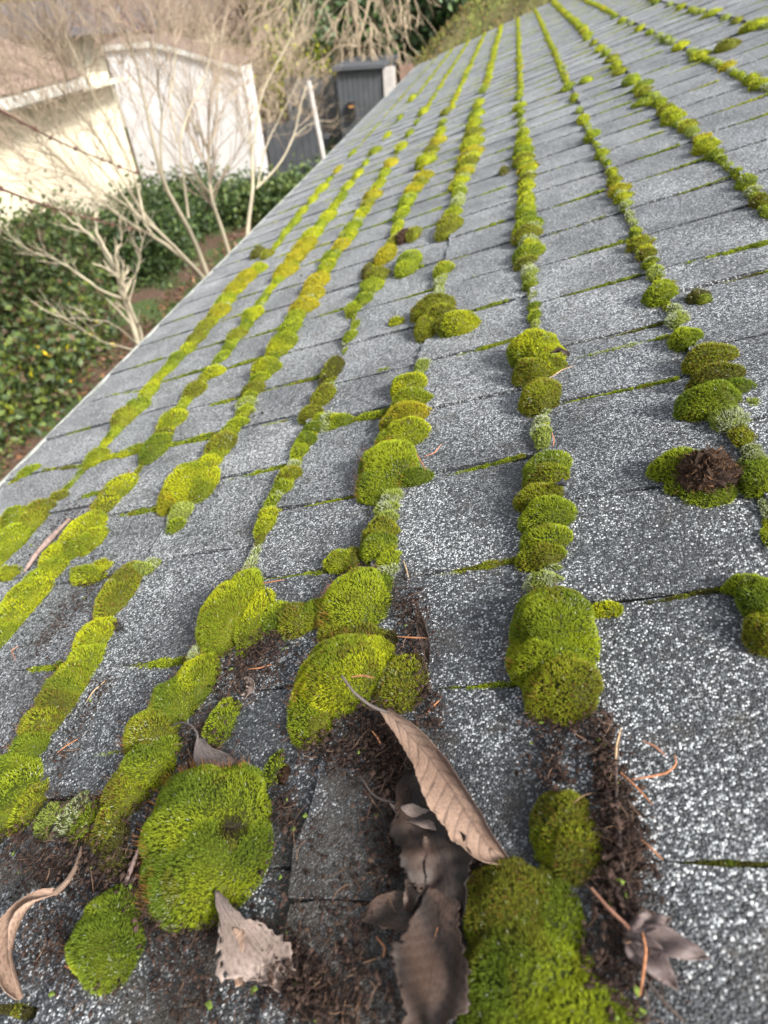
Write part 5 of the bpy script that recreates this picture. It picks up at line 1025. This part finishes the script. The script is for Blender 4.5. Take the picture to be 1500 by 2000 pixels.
w = aty(540, 120, 15.0); bushy('bare_bush', 'tangled tan bare bush between the garage and the pole', (w[0], 15.2, 0), 1.0, .06, 12, .9, 4, 62, PB, .05, .55, 3, .008, None, 'shrub')
w = aty(300, 40, 19); bushy('bare_tree', 'reddish bare tree rising behind the neighbouring roofs', (w[0], 19.5, 0), 2.2, .06, 12, 1.3, 4, 63, np.array([.23, .145, .125]), .02, .5, 3, .008, 'bare trees behind the houses')
w = aty(470, 40, 18); bushy('bare_tree', 'tan bare tree behind the white garage', (w[0], 18.5, 0), 2.4, .06, 12, 1.2, 4, 64, np.array([.21, .155, .12]), .02, .5, 3, .008, 'bare trees behind the houses')
w = aty(60, 20, 17); bushy('bare_tree', 'pale bare tree behind the brown roof at the top left', (w[0], 17.5, 0), 2.2, .05, 7, 1.0, 4, 65, np.array([.20, .145, .11]), .02, .5, 3, .010, 'bare trees behind the houses')
w = aty(610, 60, 19); bushy('bare_tree', 'tall pale bare tree above the tangled bush', (w[0], 19.8, 0), 2.6, .06, 12, 1.2, 4, 66, PB * .75, .1, .5, 3, .007, 'bare trees behind the houses')
YL = [(.42, .46, .03), (.55, .55, .05), (.25, .32, .03)]; DG_ = [(.035, .075, .02), (.06, .12, .03), (.025, .05, .015), (.10, .17, .05), (.20, .28, .16)]
w = aty(578, 100, 16.5); bushy('yellow_shrub', 'bright yellow-green conifer left of the weeping tree', (w[0], 16.6, 0), 1.7, .05, 7, .35, 2, 67, PB * .5, 0, .5, 3, .006, None, 'shrub', 2500, YL, .10)
w = aty(840, 60, 18); bushy('evergreen_tree', 'dark glossy evergreen tree beyond the roof end', (w[0], 18.5, 0), 1.6, .18, 14, 1.5, 3, 68, PB * .4, 0, .6, 3, .015, 'evergreens beyond the roof', 'tree', 26000, DG_, .16)
w = aty(960, 40, 20); bushy('evergreen_tree', 'second dark evergreen, behind the mossy roof end', (w[0], 20.5, 0), 1.8, .18, 14, 1.5, 3, 69, PB * .4, 0, .6, 3, .015, 'evergreens beyond the roof', 'tree', 22000, DG_, .16)
w = aty(760, 10, 24); bushy('evergreen_tree', 'lighter green tree far behind the weeping tree', (w[0], 25, 0), 2.2, .18, 12, 1.7, 3, 70, PB * .4, 0, .6, 3, .02, 'evergreens beyond the roof', 'tree', 14000, [(.10, .16, .03), (.20, .24, .05), (.30, .32, .06)], .2)
for i, (x, Y, lab, cs) in enumerate([(100, 34, 'yellow-green sunlit tree far behind the distant house', YL), (560, 30, 'yellow-tinged tree far behind the bare trees', YL), (330, 38, 'dark far tree between the distant roofs', DG_), (-60, 30, 'olive far tree at the far left', [(.2, .2, .05), (.3, .26, .06)]), (1120, 30, 'dark green tree rising past the roof end at right', DG_), (1400, 32, 'far green tree hidden mostly by the roof', DG_)]):
    w = aty(x, 20, Y); bushy('distant_tree', lab, (w[0], Y, 0), 2.4, .25, 10, 1.8, 3, 80 + i, PB * .5, 0, .6, 3, .03, 'far trees on the horizon', 'tree', 7000, cs, .32)
